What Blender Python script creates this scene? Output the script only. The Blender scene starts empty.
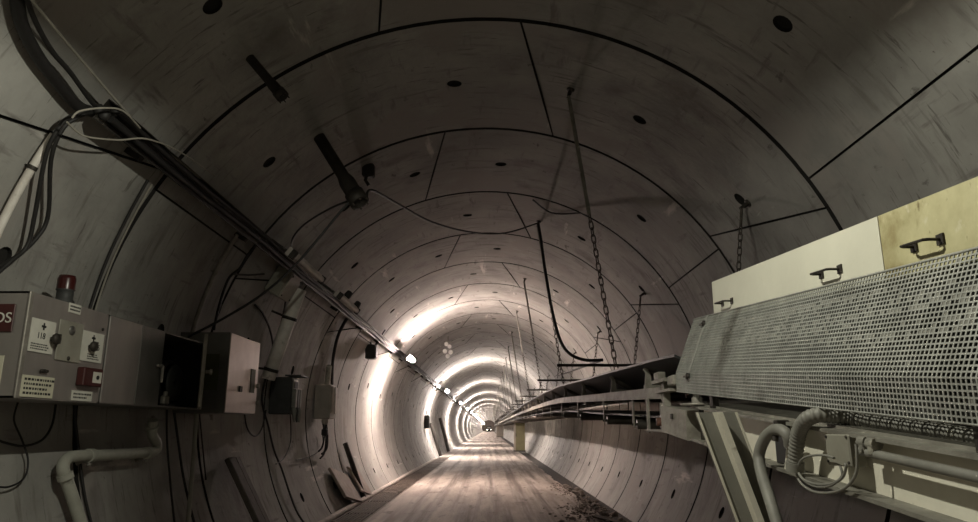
import bpy, math, random
from mathutils import Vector, Matrix
random.seed(7)
V = Vector
S = bpy.context.scene
COL = S.collection
# ------------------------------------------------------------------ camera frame
FPX = 700.0
TH = math.atan(167 / FPX)
CT, ST = math.cos(TH), math.sin(TH)
XC, ZC, R, H = -.03, .33, 3.0, 1.38          # tunnel axis relative to the lens, radius, lens height
Y0, RW = 5.23, 2.2                            # first ring joint ahead, ring width
RAD = math.radians


def ray(px, py):
    u = px - 489; v = 261 - py
    y = FPX * CT - v * ST
    return u / y, (v * CT + FPX * ST) / y


def wl(px, py, off=0.0):
    """point on the lining (off metres inside it) seen at a pixel"""
    a, b = ray(px, py); r = R - off
    A = a * a + b * b; B = -2 * (a * XC + b * ZC); C = XC * XC + ZC * ZC - r * r
    t = (-B + math.sqrt(B * B - 4 * A * C)) / 2 / A
    return V((a * t, t, b * t))


def aX(px, py, X):
    a, b = ray(px, py); t = X / a
    return V((X, t, b * t))


def aY(px, py, Y):
    a, b = ray(px, py)
    return V((a * Y, Y, b * Y))


def wp(th, y, off=0.0):
    t = RAD(th); r = R - off
    return V((XC + r * math.sin(t), y, ZC + r * math.cos(t)))


# ------------------------------------------------------------------ materials
def mat(name, c, c2=None, rough=.6, metal=0.0, scale=6.0, bump=0.0, bscale=40.0, spots=None, stretch=None, emit=None, lo=.35, hi=.65):
    m = bpy.data.materials.new(name); m.use_nodes = True
    nt = m.node_tree; N = nt.nodes; L = nt.links
    b = N['Principled BSDF']
    b.inputs['Roughness'].default_value = rough
    b.inputs['Metallic'].default_value = metal
    if emit:
        b.inputs['Base Color'].default_value = (*c, 1)
        b.inputs['Emission Color'].default_value = (*c, 1)
        b.inputs['Emission Strength'].default_value = emit
        return m
    tc = N.new('ShaderNodeTexCoord'); mp = N.new('ShaderNodeMapping')
    L.new(tc.outputs['Object'], mp.inputs['Vector'])
    if stretch: mp.inputs['Scale'].default_value = stretch
    n = N.new('ShaderNodeTexNoise'); n.inputs['Scale'].default_value = scale
    n.inputs['Detail'].default_value = 8; n.inputs['Roughness'].default_value = .62
    L.new(mp.outputs['Vector'], n.inputs['Vector'])
    r = N.new('ShaderNodeValToRGB')
    c2 = c2 or tuple(x * .72 for x in c)
    r.color_ramp.elements[0].position = lo; r.color_ramp.elements[1].position = hi
    r.color_ramp.elements[0].color = (*c2, 1); r.color_ramp.elements[1].color = (*c, 1)
    L.new(n.outputs['Fac'], r.inputs['Fac'])
    out = r.outputs['Color']
    if spots:
        for (sc, sl, sh, scol, sstr) in spots:
            m2 = N.new('ShaderNodeMapping'); L.new(tc.outputs['Object'], m2.inputs['Vector'])
            m2.inputs['Scale'].default_value = sstr
            n2 = N.new('ShaderNodeTexNoise'); n2.inputs['Scale'].default_value = sc; n2.inputs['Detail'].default_value = 6
            n2.inputs['Roughness'].default_value = .6
            L.new(m2.outputs['Vector'], n2.inputs['Vector'])
            r2 = N.new('ShaderNodeValToRGB')
            r2.color_ramp.elements[0].position = sl; r2.color_ramp.elements[1].position = sh
            r2.color_ramp.elements[0].color = (0, 0, 0, 1); r2.color_ramp.elements[1].color = (1, 1, 1, 1)
            L.new(n2.outputs['Fac'], r2.inputs['Fac'])
            mx = N.new('ShaderNodeMixRGB')
            L.new(r2.outputs['Color'], mx.inputs['Fac']); L.new(out, mx.inputs['Color1'])
            mx.inputs['Color2'].default_value = (*scol, 1)
            out = mx.outputs['Color']
    L.new(out, b.inputs['Base Color'])
    if bump:
        n3 = N.new('ShaderNodeTexNoise'); n3.inputs['Scale'].default_value = bscale; n3.inputs['Detail'].default_value = 5
        L.new(mp.outputs['Vector'], n3.inputs['Vector'])
        bp = N.new('ShaderNodeBump'); bp.inputs['Strength'].default_value = bump; bp.inputs['Distance'].default_value = .02
        L.new(n3.outputs['Fac'], bp.inputs['Height']); L.new(bp.outputs['Normal'], b.inputs['Normal'])
    return m


M = {}
M['concrete'] = mat('lining_concrete', (.41, .402, .372), (.268, .262, .242), .78, 0, 1.1, .35, 9,
                    spots=[(1.5, .55, .72, (.19, .175, .16), (1, 1, .35)), (5.5, .66, .72, (.12, .11, .10), (1, .5, 1)), (9, .60, .70, (.22, .205, .19), (1, .16, 1)), (24, .69, .73, (.12, .11, .10), (1, 1, 1)), (4.5, .56, .68, (.21, .20, .18), (.3, 2.4, .3)), (11, .62, .68, (.17, .16, .145), (.25, 2.0, .25)), (.9, .52, .60, (.33, .31, .285), (1, 1, 1)), (2.2, .66, .72, (.66, .62, .58), (1.6, .25, 1.6))])
M['gasket'] = mat('joint_gasket', (.02, .018, .016), rough=.9)
M['hole'] = mat('hole_dark', (.018, .016, .014), rough=.95)
M['road'] = mat('road_concrete', (.54, .475, .42), (.30, .25, .21), .8, 0, 1.6, .5, 14, stretch=(1.5, .22, 1),
                spots=[(1.5, .47, .62, (.17, .14, .115), (2.2, .05, 1)), (4, .58, .7, (.11, .09, .075), (1, .35, 1))])
M['gutter'] = mat('gutter_bed', (.05, .042, .036), rough=.9, scale=4, bump=.4)
M['kerb'] = mat('kerb_concrete', (.56, .50, .45), (.40, .35, .31), .85, 0, 5, .4, 30)
M['rust'] = mat('rusty_grating', (.20, .155, .125), (.10, .078, .062), .8, .3, 9, .2)
M['rubble'] = mat('rubble', (.34, .29, .25), (.15, .125, .105), .95, 0, 8, .6, 60)
M['steel'] = mat('stainless_steel', (.36, .335, .31), (.27, .25, .235), .36, .5, 3, .03, 8, stretch=(1, 1, .3))
M['steel2'] = mat('dark_stainless', (.20, .195, .18), (.14, .135, .125), .38, .5, 3, .03, 8)  # darker stainless, the door's grey reflection put into the colour
M['steeldoor'] = mat('steel_door_reflection', (.62, .54, .50), (.50, .43, .40), .3, .55, 2.5, .03, 8)  # warm pinkish reflection put into the steel's colour
M['inside'] = mat('cabinet_inside', (.022, .021, .02), rough=.7)
M['darkgreen'] = mat('olive_panel', (.075, .08, .035), rough=.6)
M['black'] = mat('black_rubber', (.018, .017, .016), (.012, .011, .01), .6, 0, 20)
M['belt'] = mat('belt_rubber', (.022, .024, .023), (.013, .014, .013), .55, 0, 3, .1, 20, spots=[(3, .6, .75, (.05, .046, .04), (1, .6, 1))])
M['darkmetal'] = mat('dark_metal', (.055, .048, .04), (.03, .026, .022), .6, .5, 8)
M['tray'] = mat('tray_metal', (.062, .057, .048), (.032, .029, .025), .55, .6, 5, spots=[(14, .6, .7, (.25, .23, .2), (1, .3, 1))])
M['chain'] = mat('chain_steel', (.10, .085, .07), (.05, .042, .035), .6, .6, 20)
M['galv'] = mat('galvanised', (.34, .32, .28), (.22, .205, .18), .55, .4, 12, .1)
M['pvc'] = mat('grey_pvc', (.44, .44, .38), (.34, .34, .29), .75, 0, 6, spots=[(6, .62, .72, (.22, .215, .18), (1, 1, 1))])
M['white'] = mat('white_pipe', (.84, .80, .74), (.62, .58, .52), .55, 0, 6, spots=[(5, .6, .7, (.2, .17, .14), (1, 1, 1))])
M['cable_grey'] = mat('pale_cable', (.34, .32, .27), rough=.6, scale=10)
M['lampbody'] = mat('lamp_housing', (.50, .47, .43), (.36, .33, .30), .5, 0, 6)
M['tube'] = mat('lit_tube', (1, .80, .715), emit=1150)
M['tube_bright'] = mat('lit_tube_bright', (1, .86, .79), emit=2300)
M['bulb'] = mat('lit_bulb', (1, .95, .8), emit=30)
M['cream'] = mat('cream_panel', (.72, .71, .585), (.64, .63, .52), .5, 0, 2.2, .05, 20, spots=[(4, .68, .78, (.50, .46, .36), (1, 1, 1))])
M['yellowed'] = mat('yellowed_panel', (.62, .585, .35), (.44, .405, .22), .55, 0, 5, .05, 20, spots=[(9, .60, .68, (.70, .67, .52), (1, 1, 1)), (4, .54, .66, (.27, .215, .09), (1, 1, 1)), (14, .62, .68, (.2, .16, .07), (1, 1, .5))])
M['guard'] = mat('guard_steel', (.40, .405, .37), (.27, .275, .25), .6, .25, 7, .15, 50, spots=[(2.2, .55, .70, (.15, .145, .125), (1, 1.6, .8))])
M['clog'] = mat('clogged_dirt', (.27, .265, .235), (.14, .135, .115), .9, 0, 12)
M['beamcream'] = mat('cream_beam_paint', (.80, .77, .65), (.66, .63, .52), .55, 0, 4, .08, 20, spots=[(7, .62, .7, (.27, .23, .17), (1, .6, 1)), (3, .64, .74, (.36, .33, .26), (1, 1, 1))])
M['beamgrey'] = mat('worn_grey_steel', (.30, .29, .25), (.17, .16, .135), .6, .3, 7, .15, 30, spots=[(8, .6, .68, (.50, .48, .40), (1, .4, 1))])
M['leg_shaded'] = mat('leg_cream_shaded', (.24, .235, .205), (.19, .185, .16), .6, .1, 5, .08, 20)  # cream leg paint darkened, its shading put into the colour
M['hose'] = mat('grey_hose', (.25, .245, .215), (.17, .165, .145), .55, 0, 8)
M['jbox'] = mat('junction_box_grey', (.30, .29, .24), (.23, .22, .18), .55, 0, 6)
M['stringer'] = mat('stringer_steel', (.42, .40, .345), (.20, .185, .155), .65, .25, 6, .15, 40, stretch=(1, .5, 1))
M['roller'] = mat('roller_steel', (.16, .15, .135), (.08, .072, .062), .45, .6, 8)
M['rollerend'] = mat('rusty_roller_end', (.25, .12, .085), (.12, .06, .045), .7, .2, 12)
M['red'] = mat('sign_red', (.062, .011, .010), rough=.45, scale=4)
M['redlens'] = mat('red_lens', (.055, .01, .009), rough=.3)
M['paper'] = mat('white_sticker', (.66, .65, .58), (.58, .57, .5), .6, 0, 10)
M['cream_label'] = mat('cream_label', (.62, .60, .47), (.54, .52, .4), .6, 0, 10)
M['ink'] = mat('ink', (.015, .015, .015), rough=.6)
M['wood'] = mat('pale_board', (.40, .33, .28), (.27, .22, .185), .8, 0, 5, .2, 30)
M['darkwood'] = mat('dark_board', (.13, .11, .092), (.07, .06, .05), .8, 0, 5, .2, 30)
M['boxgrey'] = mat('pale_box', (.44, .40, .35), (.36, .33, .285), .55, 0, 6)
M['boxdark'] = mat('dark_box', (.05, .052, .05), (.03, .031, .03), .6, 0, 6)
M['olive'] = mat('olive_column', (.36, .33, .18), (.29, .26, .14), .6, 0, 3)
M['palecol'] = mat('pale_column', (.66, .60, .52), (.56, .50, .43), .6, 0, 3)
M['glass'] = mat('prism_glass', (.88, .87, .84), (.8, .79, .77), .25, .1, 3)
M['loco'] = mat('loco_white', (.8, .78, .74), rough=.5)


# ------------------------------------------------------------------ mesh builder
class MB:
    def __init__(s):
        s.v = []; s.f = []; s.m = []; s.sm = []

    def add(s, vs, fs, mi=0, smooth=False):
        o = len(s.v)
        s.v += [tuple(x) for x in vs]
        for f in fs:
            s.f.append([i + o for i in f]); s.m.append(mi); s.sm.append(smooth)
        return s

    def hexa(s, p, mi=0):
        """8 corners: bottom loop then top loop"""
        return s.add(p, [(3, 2, 1, 0), (4, 5, 6, 7), (0, 1, 5, 4), (1, 2, 6, 5), (2, 3, 7, 6), (3, 0, 4, 7)], mi)

    def box(s, c, d, ax=None, mi=0, bev=0.0):
        c = V(c); ax = ax or (V((1, 0, 0)), V((0, 1, 0)), V((0, 0, 1)))
        hx, hy, hz = (ax[i] * d[i] / 2 for i in range(3))
        if bev <= 0:
            return s.hexa([c - hx - hy - hz, c + hx - hy - hz, c + hx + hy - hz, c - hx + hy - hz,
                           c - hx - hy + hz, c + hx - hy + hz, c + hx + hy + hz, c - hx + hy + hz], mi)
        pts = []; idx = {}
        for sx in (-1, 1):
            for sy in (-1, 1):
                for sz in (-1, 1):
                    k = (sx, sy, sz)
                    for a in range(3):
                        q = [1 - (bev / (d[i] / 2) if i != a else 0) for i in range(3)]
                        # vertex lying on face a: full along a, inset along the others
                        q = [1.0 if i == a else 1 - bev / (d[i] / 2) for i in range(3)]
                        idx[(k, a)] = len(pts)
                        pts.append(c + hx * sx * q[0] + hy * sy * q[1] + hz * sz * q[2])
        F = []
        for a in range(3):
            b1, b2 = (a + 1) % 3, (a + 2) % 3
            for sa in (-1, 1):
                loop = []
                for (p, q) in ((-1, -1), (1, -1), (1, 1), (-1, 1)):
                    k = [0, 0, 0]; k[a] = sa; k[b1] = p; k[b2] = q
                    loop.append(idx[(tuple(k), a)])
                F.append(loop if sa > 0 else loop[::-1])
        for a in range(3):           # edge quads: edge along axis a between faces b1,b2
            b1, b2 = (a + 1) % 3, (a + 2) % 3
            for p in (-1, 1):
                for q in (-1, 1):
                    k0 = [0, 0, 0]; k1 = [0, 0, 0]
                    k0[a] = -1; k1[a] = 1; k0[b1] = k1[b1] = p; k0[b2] = k1[b2] = q
                    F.append([idx[(tuple(k0), b1)], idx[(tuple(k1), b1)], idx[(tuple(k1), b2)], idx[(tuple(k0), b2)]])
        for sx in (-1, 1):
            for sy in (-1, 1):
                for sz in (-1, 1):
                    F.append([idx[((sx, sy, sz), a)] for a in range(3)])
        return s.add(pts, F, mi)

    def tube(s, pts, r, n=8, mi=0, smoothpath=0, cap=True):
        P = [V(p) for p in pts]
        rr = list(r) if isinstance(r, (list, tuple)) else [r] * len(P)
        if smoothpath:
            Q = []; q2 = []
            for i in range(len(P) - 1):
                p0 = P[max(i - 1, 0)]; p1 = P[i]; p2 = P[i + 1]; p3 = P[min(i + 2, len(P) - 1)]
                for k in range(smoothpath):
                    t = k / smoothpath
                    Q.append(.5 * ((2 * p1) + (p2 - p0) * t + (2 * p0 - 5 * p1 + 4 * p2 - p3) * t * t + (3 * p1 - p0 - 3 * p2 + p3) * t ** 3))
                    q2.append(rr[i] * (1 - t) + rr[i + 1] * t)
            Q.append(P[-1]); q2.append(rr[-1]); P, rr = Q, q2
        vs = []; fs = []
        nrm = None
        for i, p in enumerate(P):
            t = (P[min(i + 1, len(P) - 1)] - P[max(i - 1, 0)])
            t = t.normalized() if t.length > 1e-9 else V((0, 0, 1))
            if nrm is None:
                nrm = t.orthogonal().normalized()
            nrm = nrm - t * nrm.dot(t)
            nrm = nrm.normalized() if nrm.length > 1e-6 else t.orthogonal().normalized()
            bn = t.cross(nrm)
            for k in range(n):
                a = 2 * math.pi * k / n
                vs.append(p + (nrm * math.cos(a) + bn * math.sin(a)) * rr[i])
        for i in range(len(P) - 1):
            for k in range(n):
                k2 = (k + 1) % n
                fs.append((i * n + k, i * n + k2, (i + 1) * n + k2, (i + 1) * n + k))
        s.add(vs, fs, mi, True)
        if cap:
            o = len(s.v) - len(vs)
            s.add(vs[:n], [tuple(range(n))[::-1]], mi); s.add(vs[-n:], [tuple(range(n))], mi)
        return s

    def lathe(s, prof, base, axis, n=20, mi=0, smooth=True):
        """prof: list of (radius, height) along axis from base"""
        a = V(axis).normalized(); u = a.orthogonal().normalized(); w = a.cross(u); base = V(base)
        vs = []; fs = []
        for (r, h) in prof:
            for k in range(n):
                t = 2 * math.pi * k / n
                vs.append(base + a * h + (u * math.cos(t) + w * math.sin(t)) * max(r, 1e-5))
        for i in range(len(prof) - 1):
            for k in range(n):
                k2 = (k + 1) % n
                fs.append((i * n + k, i * n + k2, (i + 1) * n + k2, (i + 1) * n + k))
        return s.add(vs, fs, mi, smooth)

    def prism(s, outline, vec, mi=0):
        P = [V(p) for p in outline]; d = V(vec); n = len(P)
        vs = P + [p + d for p in P]
        fs = [tuple(range(n))[::-1], tuple(range(n, 2 * n))] + [(i, (i + 1) % n, (i + 1) % n + n, i + n) for i in range(n)]
        return s.add(vs, fs, mi)

    def link(s, c, along, side, L, W, r, mi=0):
        """an oval chain link"""
        a = V(along).normalized(); b = V(side); b = (b - a * b.dot(a)).normalized(); c = V(c)
        path = []
        hl = L / 2 - W / 2
        for k in range(5):
            t = math.pi * k / 4
            path.append(c + a * (hl + math.sin(t) * W / 2) + b * math.cos(t) * W / 2)
        for k in range(5):
            t = math.pi + math.pi * k / 4
            path.append(c + a * (-hl + math.sin(t) * W / 2) + b * math.cos(t) * W / 2)
        n = len(path); nn = a.cross(b); vs = []; fs = []
        for i, p in enumerate(path):
            t = (path[(i + 1) % n] - path[i - 1]).normalized(); q = t.cross(nn)
            for k in range(5):
                an = 2 * math.pi * k / 5
                vs.append(p + (nn * math.cos(an) + q * math.sin(an)) * r)
        for i in range(n):
            for k in range(5):
                i2 = (i + 1) % n; k2 = (k + 1) % 5
                fs.append((i * 5 + k, i * 5 + k2, i2 * 5 + k2, i2 * 5 + k))
        return s.add(vs, fs, mi, True)

    def build(s, name, m, parent=None, at=None):
        """at: base point (relative to the lens) of a thing that is one mesh"""
        me = bpy.data.meshes.new(name)
        if parent is not None:
            q = parent
            while q.parent: q = q.parent
            org = q.location.copy()
        else:
            org = V(at) + V((0, 0, H)) if at is not None else V((0, 0, 0))
        sh = V((0, 0, H)) - org
        me.from_pydata([V(v) + sh for v in s.v], [], s.f)
        ms = m if isinstance(m, (list, tuple)) else [m]
        for k in ms: me.materials.append(M[k])
        me.polygons.foreach_set('material_index', s.m)
        me.polygons.foreach_set('use_smooth', s.sm)
        me.update()
        o = bpy.data.objects.new(name, me); COL.objects.link(o)
        if parent is not None: o.parent = parent
        else: o.location = org
        return o


def tag(o, label, cat, group=None, kind=None):
    o['label'] = label; o['category'] = cat
    if group: o['group'] = group
    if kind: o['kind'] = kind
    return o


def thing(name, base, label, cat, group=None):
    o = bpy.data.objects.new(name, None); COL.objects.link(o)
    o.location = V(base) + V((0, 0, H)); o.empty_display_size = .1
    return tag(o, label, cat, group)


def copy_tree(o, parent=None):
    c = o.copy(); COL.objects.link(c)
    if parent is not None: c.parent = parent
    for ch in [x for x in bpy.data.objects if x.parent == o]:
        copy_tree(ch, c)
    return c


def struct(o):
    o['kind'] = 'structure'; return o


def text_part(name, body, size, origin, right, up, parent, m='ink', depth=.0015, align='CENTER'):
    cu = bpy.data.curves.new(name, 'FONT'); cu.body = body; cu.size = size; cu.align_x = align; cu.align_y = 'CENTER'
    cu.extrude = depth
    tmp = bpy.data.objects.new(name + '_tmp', cu); COL.objects.link(tmp)
    bpy.context.view_layer.update()
    me = bpy.data.meshes.new_from_object(tmp.evaluated_get(bpy.context.evaluated_depsgraph_get()))
    bpy.data.objects.remove(tmp)
    r = V(right).normalized(); u = V(up).normalized(); n = r.cross(u)
    q = parent
    while q.parent: q = q.parent
    sh = V((0, 0, H)) - q.location + V(origin)
    for v in me.vertices:
        c = v.co.copy(); v.co = sh + r * c.x + u * c.y + n * c.z
    me.materials.clear(); me.materials.append(M[m])
    me.name = name
    o = bpy.data.objects.new(name, me); COL.objects.link(o); o.parent = parent
    return o


# ------------------------------------------------------------------ the lining
def key_theta(k, y):
    t = (y - (Y0 + (k - 1) * RW)) / RW            # ring k spans Y0+(k-1)RW .. Y0+k RW
    return (5.6 + 9.1 * t) if k % 2 else (-9.0 - 8.2 * t)


HOLES = {1: [-44, -6, 30, 53.6, 82, -80, -116, 115], 0: [-37, -18, 3.5, 41, 77, -77, -116, 115.3]}
left, ceil, right = MB(), MB(), MB()
NR0, NR1 = -3, 140
GAP = .028
for k in range(NR0, NR1):
    ya, yb = Y0 + (k - 1) * RW, Y0 + k * RW
    near = k < 9; mid = k < 30
    kt = lambda y, k=k: key_theta(k, y)
    joints = [lambda y: -140.0, lambda y, k=k: -60.0 if k % 2 else -65.4 + 8.7 * (y - (Y0 + (k - 1) * RW)) / RW, kt, lambda y, k=k: 63.3 - 8.3 * (y - (Y0 + (k - 1) * RW)) / RW if k % 2 else 58.2, lambda y: 140.0]
    for j in range(len(joints) - 1):
        jl, jr = joints[j], joints[j + 1]
        y0, y1 = ya + GAP, yb - GAP
        g = math.degrees(.009 / R)
        L0, R0 = (lambda y: jl(y) + g), (lambda y: jr(y) - g)
        cm = .5 * (jl((ya + yb) / 2) + jr((ya + yb) / 2))
        B = left if j == 0 else (right if j == len(joints) - 2 else ceil)
        span = abs(R0((ya + yb) / 2) - L0((ya + yb) / 2))
        ns = max(2, int(span / (3.0 if near else (5 if mid else 9))))
        sl = [i / ns for i in range(ns + 1)]
        tl = [0, 1]
        hs = []
        if mid:
            ym = (ya + yb) / 2
            for h in HOLES[k % 2]:
                if L0(ym) + 4 < h < R0(ym) - 4:
                    hs.append((h - L0(ym)) / span)
            if hs:
                ds = math.degrees(.1 / R) / span
                for h in hs:
                    sl = [x for x in sl if x in (0, 1) or abs(x - h) > ds * 1.3] + [h - ds, h + ds]
                sl = sorted(set(sl)); tl = [0, .5 - .1 / RW, .5 + .1 / RW, 1]

        def pt(s, t, off=0.0):
            y = y0 + (y1 - y0) * t
            return wp(L0(y) + (R0(y) - L0(y)) * s, y, off)
        nt_ = len(tl)
        vs = [pt(s, t) for s in sl for t in tl]
        fs = []
        for i in range(len(sl) - 1):
            for q in range(nt_ - 1):
                if hs and q == 1 and any(abs((sl[i] + sl[i + 1]) / 2 - h) < 1e-4 for h in hs):
                    continue
                fs.append((i * nt_ + q, i * nt_ + q + 1, (i + 1) * nt_ + q + 1, (i + 1) * nt_ + q))
        B.add(vs, fs, 0, True)
        for h in hs:
            s0, s1 = h - ds, h + ds; t0, t1 = tl[1], tl[2]
            cs = [pt(s0, t0), pt(s1, t0), pt(s1, t1), pt(s0, t1)]
            hr = .072
            circ = []; inner = []
            for q in range(16):
                a = math.pi * 1.25 + 2 * math.pi * q / 16
                ss = h + math.cos(a) * hr / .1 * ds; tt = .5 + math.sin(a) * hr / RW
                circ.append(pt(ss, tt)); inner.append(pt(ss, tt, -.11))
            for q in range(4):
                idx = [(q * 4 + z) % 16 for z in range(5)]
                poly = [cs[q], cs[(q + 1) % 4]] + [circ[z] for z in idx[::-1]]
                B.add(poly, [tuple(range(len(poly)))[::-1]], 0, True)
            B.add(circ + inner, [(q, (q + 1) % 16, (q + 1) % 16 + 16, q + 16) for q in range(16)] + [tuple(range(16, 32))], 2, False)
        # panel edges down into the joints
        e = []
        for i in range(len(sl) - 1):
            for t in (0, 1):
                e.append([pt(sl[i], t), pt(sl[i + 1], t), pt(sl[i + 1], t, -.03), pt(sl[i], t, -.03)])
        for s_ in (0, 1):
            e.append([pt(s_, 0), pt(s_, 1), pt(s_, 1, -.03), pt(s_, 0, -.03)])
        for p in e: B.add(p, [(0, 1, 2, 3)], 1)
# continuous dark gasket shell behind the joints
ys = [Y0 + (NR0 - 1) * RW, Y0 + 20 * RW, Y0 + 60 * RW, Y0 + (NR1 - 1) * RW]
for B, t0, t1 in ((left, -140, -60), (ceil, -60, 59.2), (right, 59.2, 140)):
    n = 40
    ths = [t0 + (t1 - t0) * i / n for i in range(n + 1)]
    off = -.03 if True else 0
    vs = [wp(t, y, -.0301) for y in ys for t in ths]
    fs = [(a * (n + 1) + i, a * (n + 1) + i + 1, (a + 1) * (n + 1) + i + 1, (a + 1) * (n + 1) + i) for a in range(len(ys) - 1) for i in range(n)]
    # leave the shell open behind the deep holes: they are closed cups that pass through it
    B.add(vs, fs, 1, True)
struct(left.build('wall_left', ['concrete', 'gasket', 'hole']))
struct(ceil.build('ceiling', ['concrete', 'gasket', 'hole']))
struct(right.build('wall_right', ['concrete', 'gasket', 'hole']))
YEND = ys[-1]
FZ = -1.38
# end of the drive and the start behind the lens
for nm, y in (('wall_back', YEND), ('wall_front', ys[0])):
    b = MB(); ring = [wp(t, y, -.03) for t in range(-180, 180, 10)]
    b.add(ring + [p + V((0, .2 if y > 0 else -.2, 0)) for p in ring],
          [tuple(range(36)), tuple(range(36, 72))[::-1]] + [(i, (i + 1) % 36, (i + 1) % 36 + 36, i + 36) for i in range(36)])
    struct(b.build(nm, 'kerb'))

# road slab
b = MB()
rx0, rx1 = -1.89, 1.80
nx = 24; yr = [ys[0] + i * .5 for i in range(int(36 / .5))] + [ys[0] + 36 + i * 6 for i in range(int((YEND - ys[0] - 36) / 6) + 1)] + [YEND]
vs = []
for y in yr:
    for i in range(nx + 1):
        x = rx0 + (rx1 - rx0) * i / nx
        z = FZ + (.012 * math.sin(x * 5 + y * .4) * math.sin(y * 1.3 + x) if 0 < i < nx and y < 30 else 0)
        if i == nx: x += .03 * math.sin(y * 2.1) + .02 * math.sin(y * 5.3)
        vs.append((x, y, z))
n1 = nx + 1
b.add(vs, [(a * n1 + i, a * n1 + i + 1, (a + 1) * n1 + i + 1, (a + 1) * n1 + i) for a in range(len(yr) - 1) for i in range(nx)], 0, True)
for i, sgn in ((0, 1), (nx, -1)):
    ev = [vs[a * n1 + i] for a in range(len(yr))]; lo = [(x, y, FZ - .32) for x, y, z in ev]; n = len(ev)
    b.add(ev + lo, [((q, q + 1, n + q + 1, n + q) if sgn > 0 else (q + 1, q, n + q, n + q + 1)) for q in range(n - 1)])
struct(b.build('floor', 'road'))
b = MB()
b.hexa([(-2.4, ys[0], -1.9), (2.3, ys[0], -1.9), (2.3, YEND, -1.9), (-2.4, YEND, -1.9), (-2.4, ys[0], -1.7), (2.3, ys[0], -1.7), (2.3, YEND, -1.7), (-2.4, YEND, -1.7)])
struct(b.build('trim_1', 'gutter'))
# sloping mortar fillet that fills the right-hand gutter
b = MB()
yy = [ys[0] + i * 1.0 for i in range(40)] + [YEND]
vs = []
for y in yy:
    vs += [(1.80, y, FZ - .16), (1.98, y, FZ - .17), (2.17, y, FZ - .13), (2.33, y, FZ - .10)]
b.add(vs, [(a * 4 + i, a * 4 + i + 1, a * 4 + i + 5, a * 4 + i + 4) for a in range(len(yy) - 1) for i in range(3)], 0, True)
struct(b.build('trim_2', 'gutter'))
# kerb along the left lining
b = MB()
kp = [(-2.50, ys[0], FZ - .02)]
b.tube([(-2.44, ys[0], FZ + .02), (-2.44, 8, FZ + .02), (-2.44, 14, FZ + .025), (-2.45, 22, FZ + .02), (-2.44, 33.5, FZ + .02)], .055, 8)
struct(b.build('trim_3', 'kerb'))
# ledge beyond the gratings
b = MB()
b.box((-2.17, (36 + YEND) / 2, FZ - .1), (.55, YEND - 36, .2))
struct(b.build('trim_4', 'kerb'))

# gratings over the left gutter
ordn = ['first', 'second', 'third', 'fourth', 'fifth', 'sixth', 'seventh', 'eighth', 'ninth', 'tenth', 'eleventh', 'twelfth', 'thirteenth', 'fourteenth', 'fifteenth', 'sixteenth', 'seventeenth', 'eighteenth', 'nineteenth', 'twentieth']
PL = 2.0
gy0 = 6.4
g0 = thing('floor_grating', (-2.15, gy0, FZ), 'dark rusty grating at the left floor edge, nearest to the camera', 'grating', 'gratings over the left gutter')
bb = MB()
for i in range(9):
    x = -2.375 + i * .056
    bb.box((x, gy0 + PL / 2, FZ - .03), (.022, PL - .03, .05))
bb.build('bar', 'rust', g0)['label'] = 'long rusty bars'
fr = MB()
for x in (-2.40, -1.905): fr.box((x, gy0 + PL / 2, FZ - .035), (.014, PL - .01, .07))
for y in (gy0 + .008, gy0 + PL - .008): fr.box((-2.152, y, FZ - .035), (.5, .012, .066))
fr.build('frame', 'rust', g0)
for i in range(1, 4):
    cr = MB(); cr.box((-2.152, gy0 + PL * i / 4, FZ - .055), (.48, .014, .03)); cr.build('crossbar', 'rust', g0)
for i in range(1, 14):
    c = copy_tree(g0); c.location.y += PL * i
    c['label'] = f'dark rusty grating at the left floor edge, {ordn[i]} one from the camera'

# rubble along the right edge of the road
b = MB()
rs = random.Random(3)


def stone(b, c, r, rs, mi=0):
    t = (1 + 5 ** .5) / 2
    ico = [(-1, t, 0), (1, t, 0), (-1, -t, 0), (1, -t, 0), (0, -1, t), (0, 1, t), (0, -1, -t), (0, 1, -t), (t, 0, -1), (t, 0, 1), (-t, 0, -1), (-t, 0, 1)]
    F = [(0, 11, 5), (0, 5, 1), (0, 1, 7), (0, 7, 10), (0, 10, 11), (1, 5, 9), (5, 11, 4), (11, 10, 2), (10, 7, 6), (7, 1, 8), (3, 9, 4), (3, 4, 2), (3, 2, 6), (3, 6, 8), (3, 8, 9), (4, 9, 5), (2, 4, 11), (6, 2, 10), (8, 6, 7), (9, 8, 1)]
    sx, sy, sz = rs.uniform(.6, 1.3), rs.uniform(.6, 1.4), rs.uniform(.4, .8)
    b.add([V(c) + V((x * sx, y * sy, z * sz)) * (r / 1.9 * rs.uniform(.75, 1.2)) for x, y, z in ico], F, mi)


for i in range(1500):
    y = 7 + 12 * rs.random()
    x = rs.gauss(1.86, .17)
    if x > 2.22: continue
    on = x < 1.78
    z = FZ + .004 if on else FZ - .15 + .1 * rs.random()
    r = .014 + .075 * rs.random() ** 4
    if on: r = .008 + .02 * rs.random() ** 3
    stone(b, (x, y, z), r, rs)
for i in range(260):
    y = 9.2 + 4.2 * rs.random(); x = rs.gauss(1.60, .24)
    if x > 1.95: continue
    stone(b, (x, y, FZ + .012), .012 + .035 * rs.random() ** 3, rs)
tag(b.build('rubble', 'rubble', at=(1.85, 9, FZ)), 'dark crushed rubble and gravel spilled along right edge of the road', 'rubble', kind='stuff')
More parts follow.
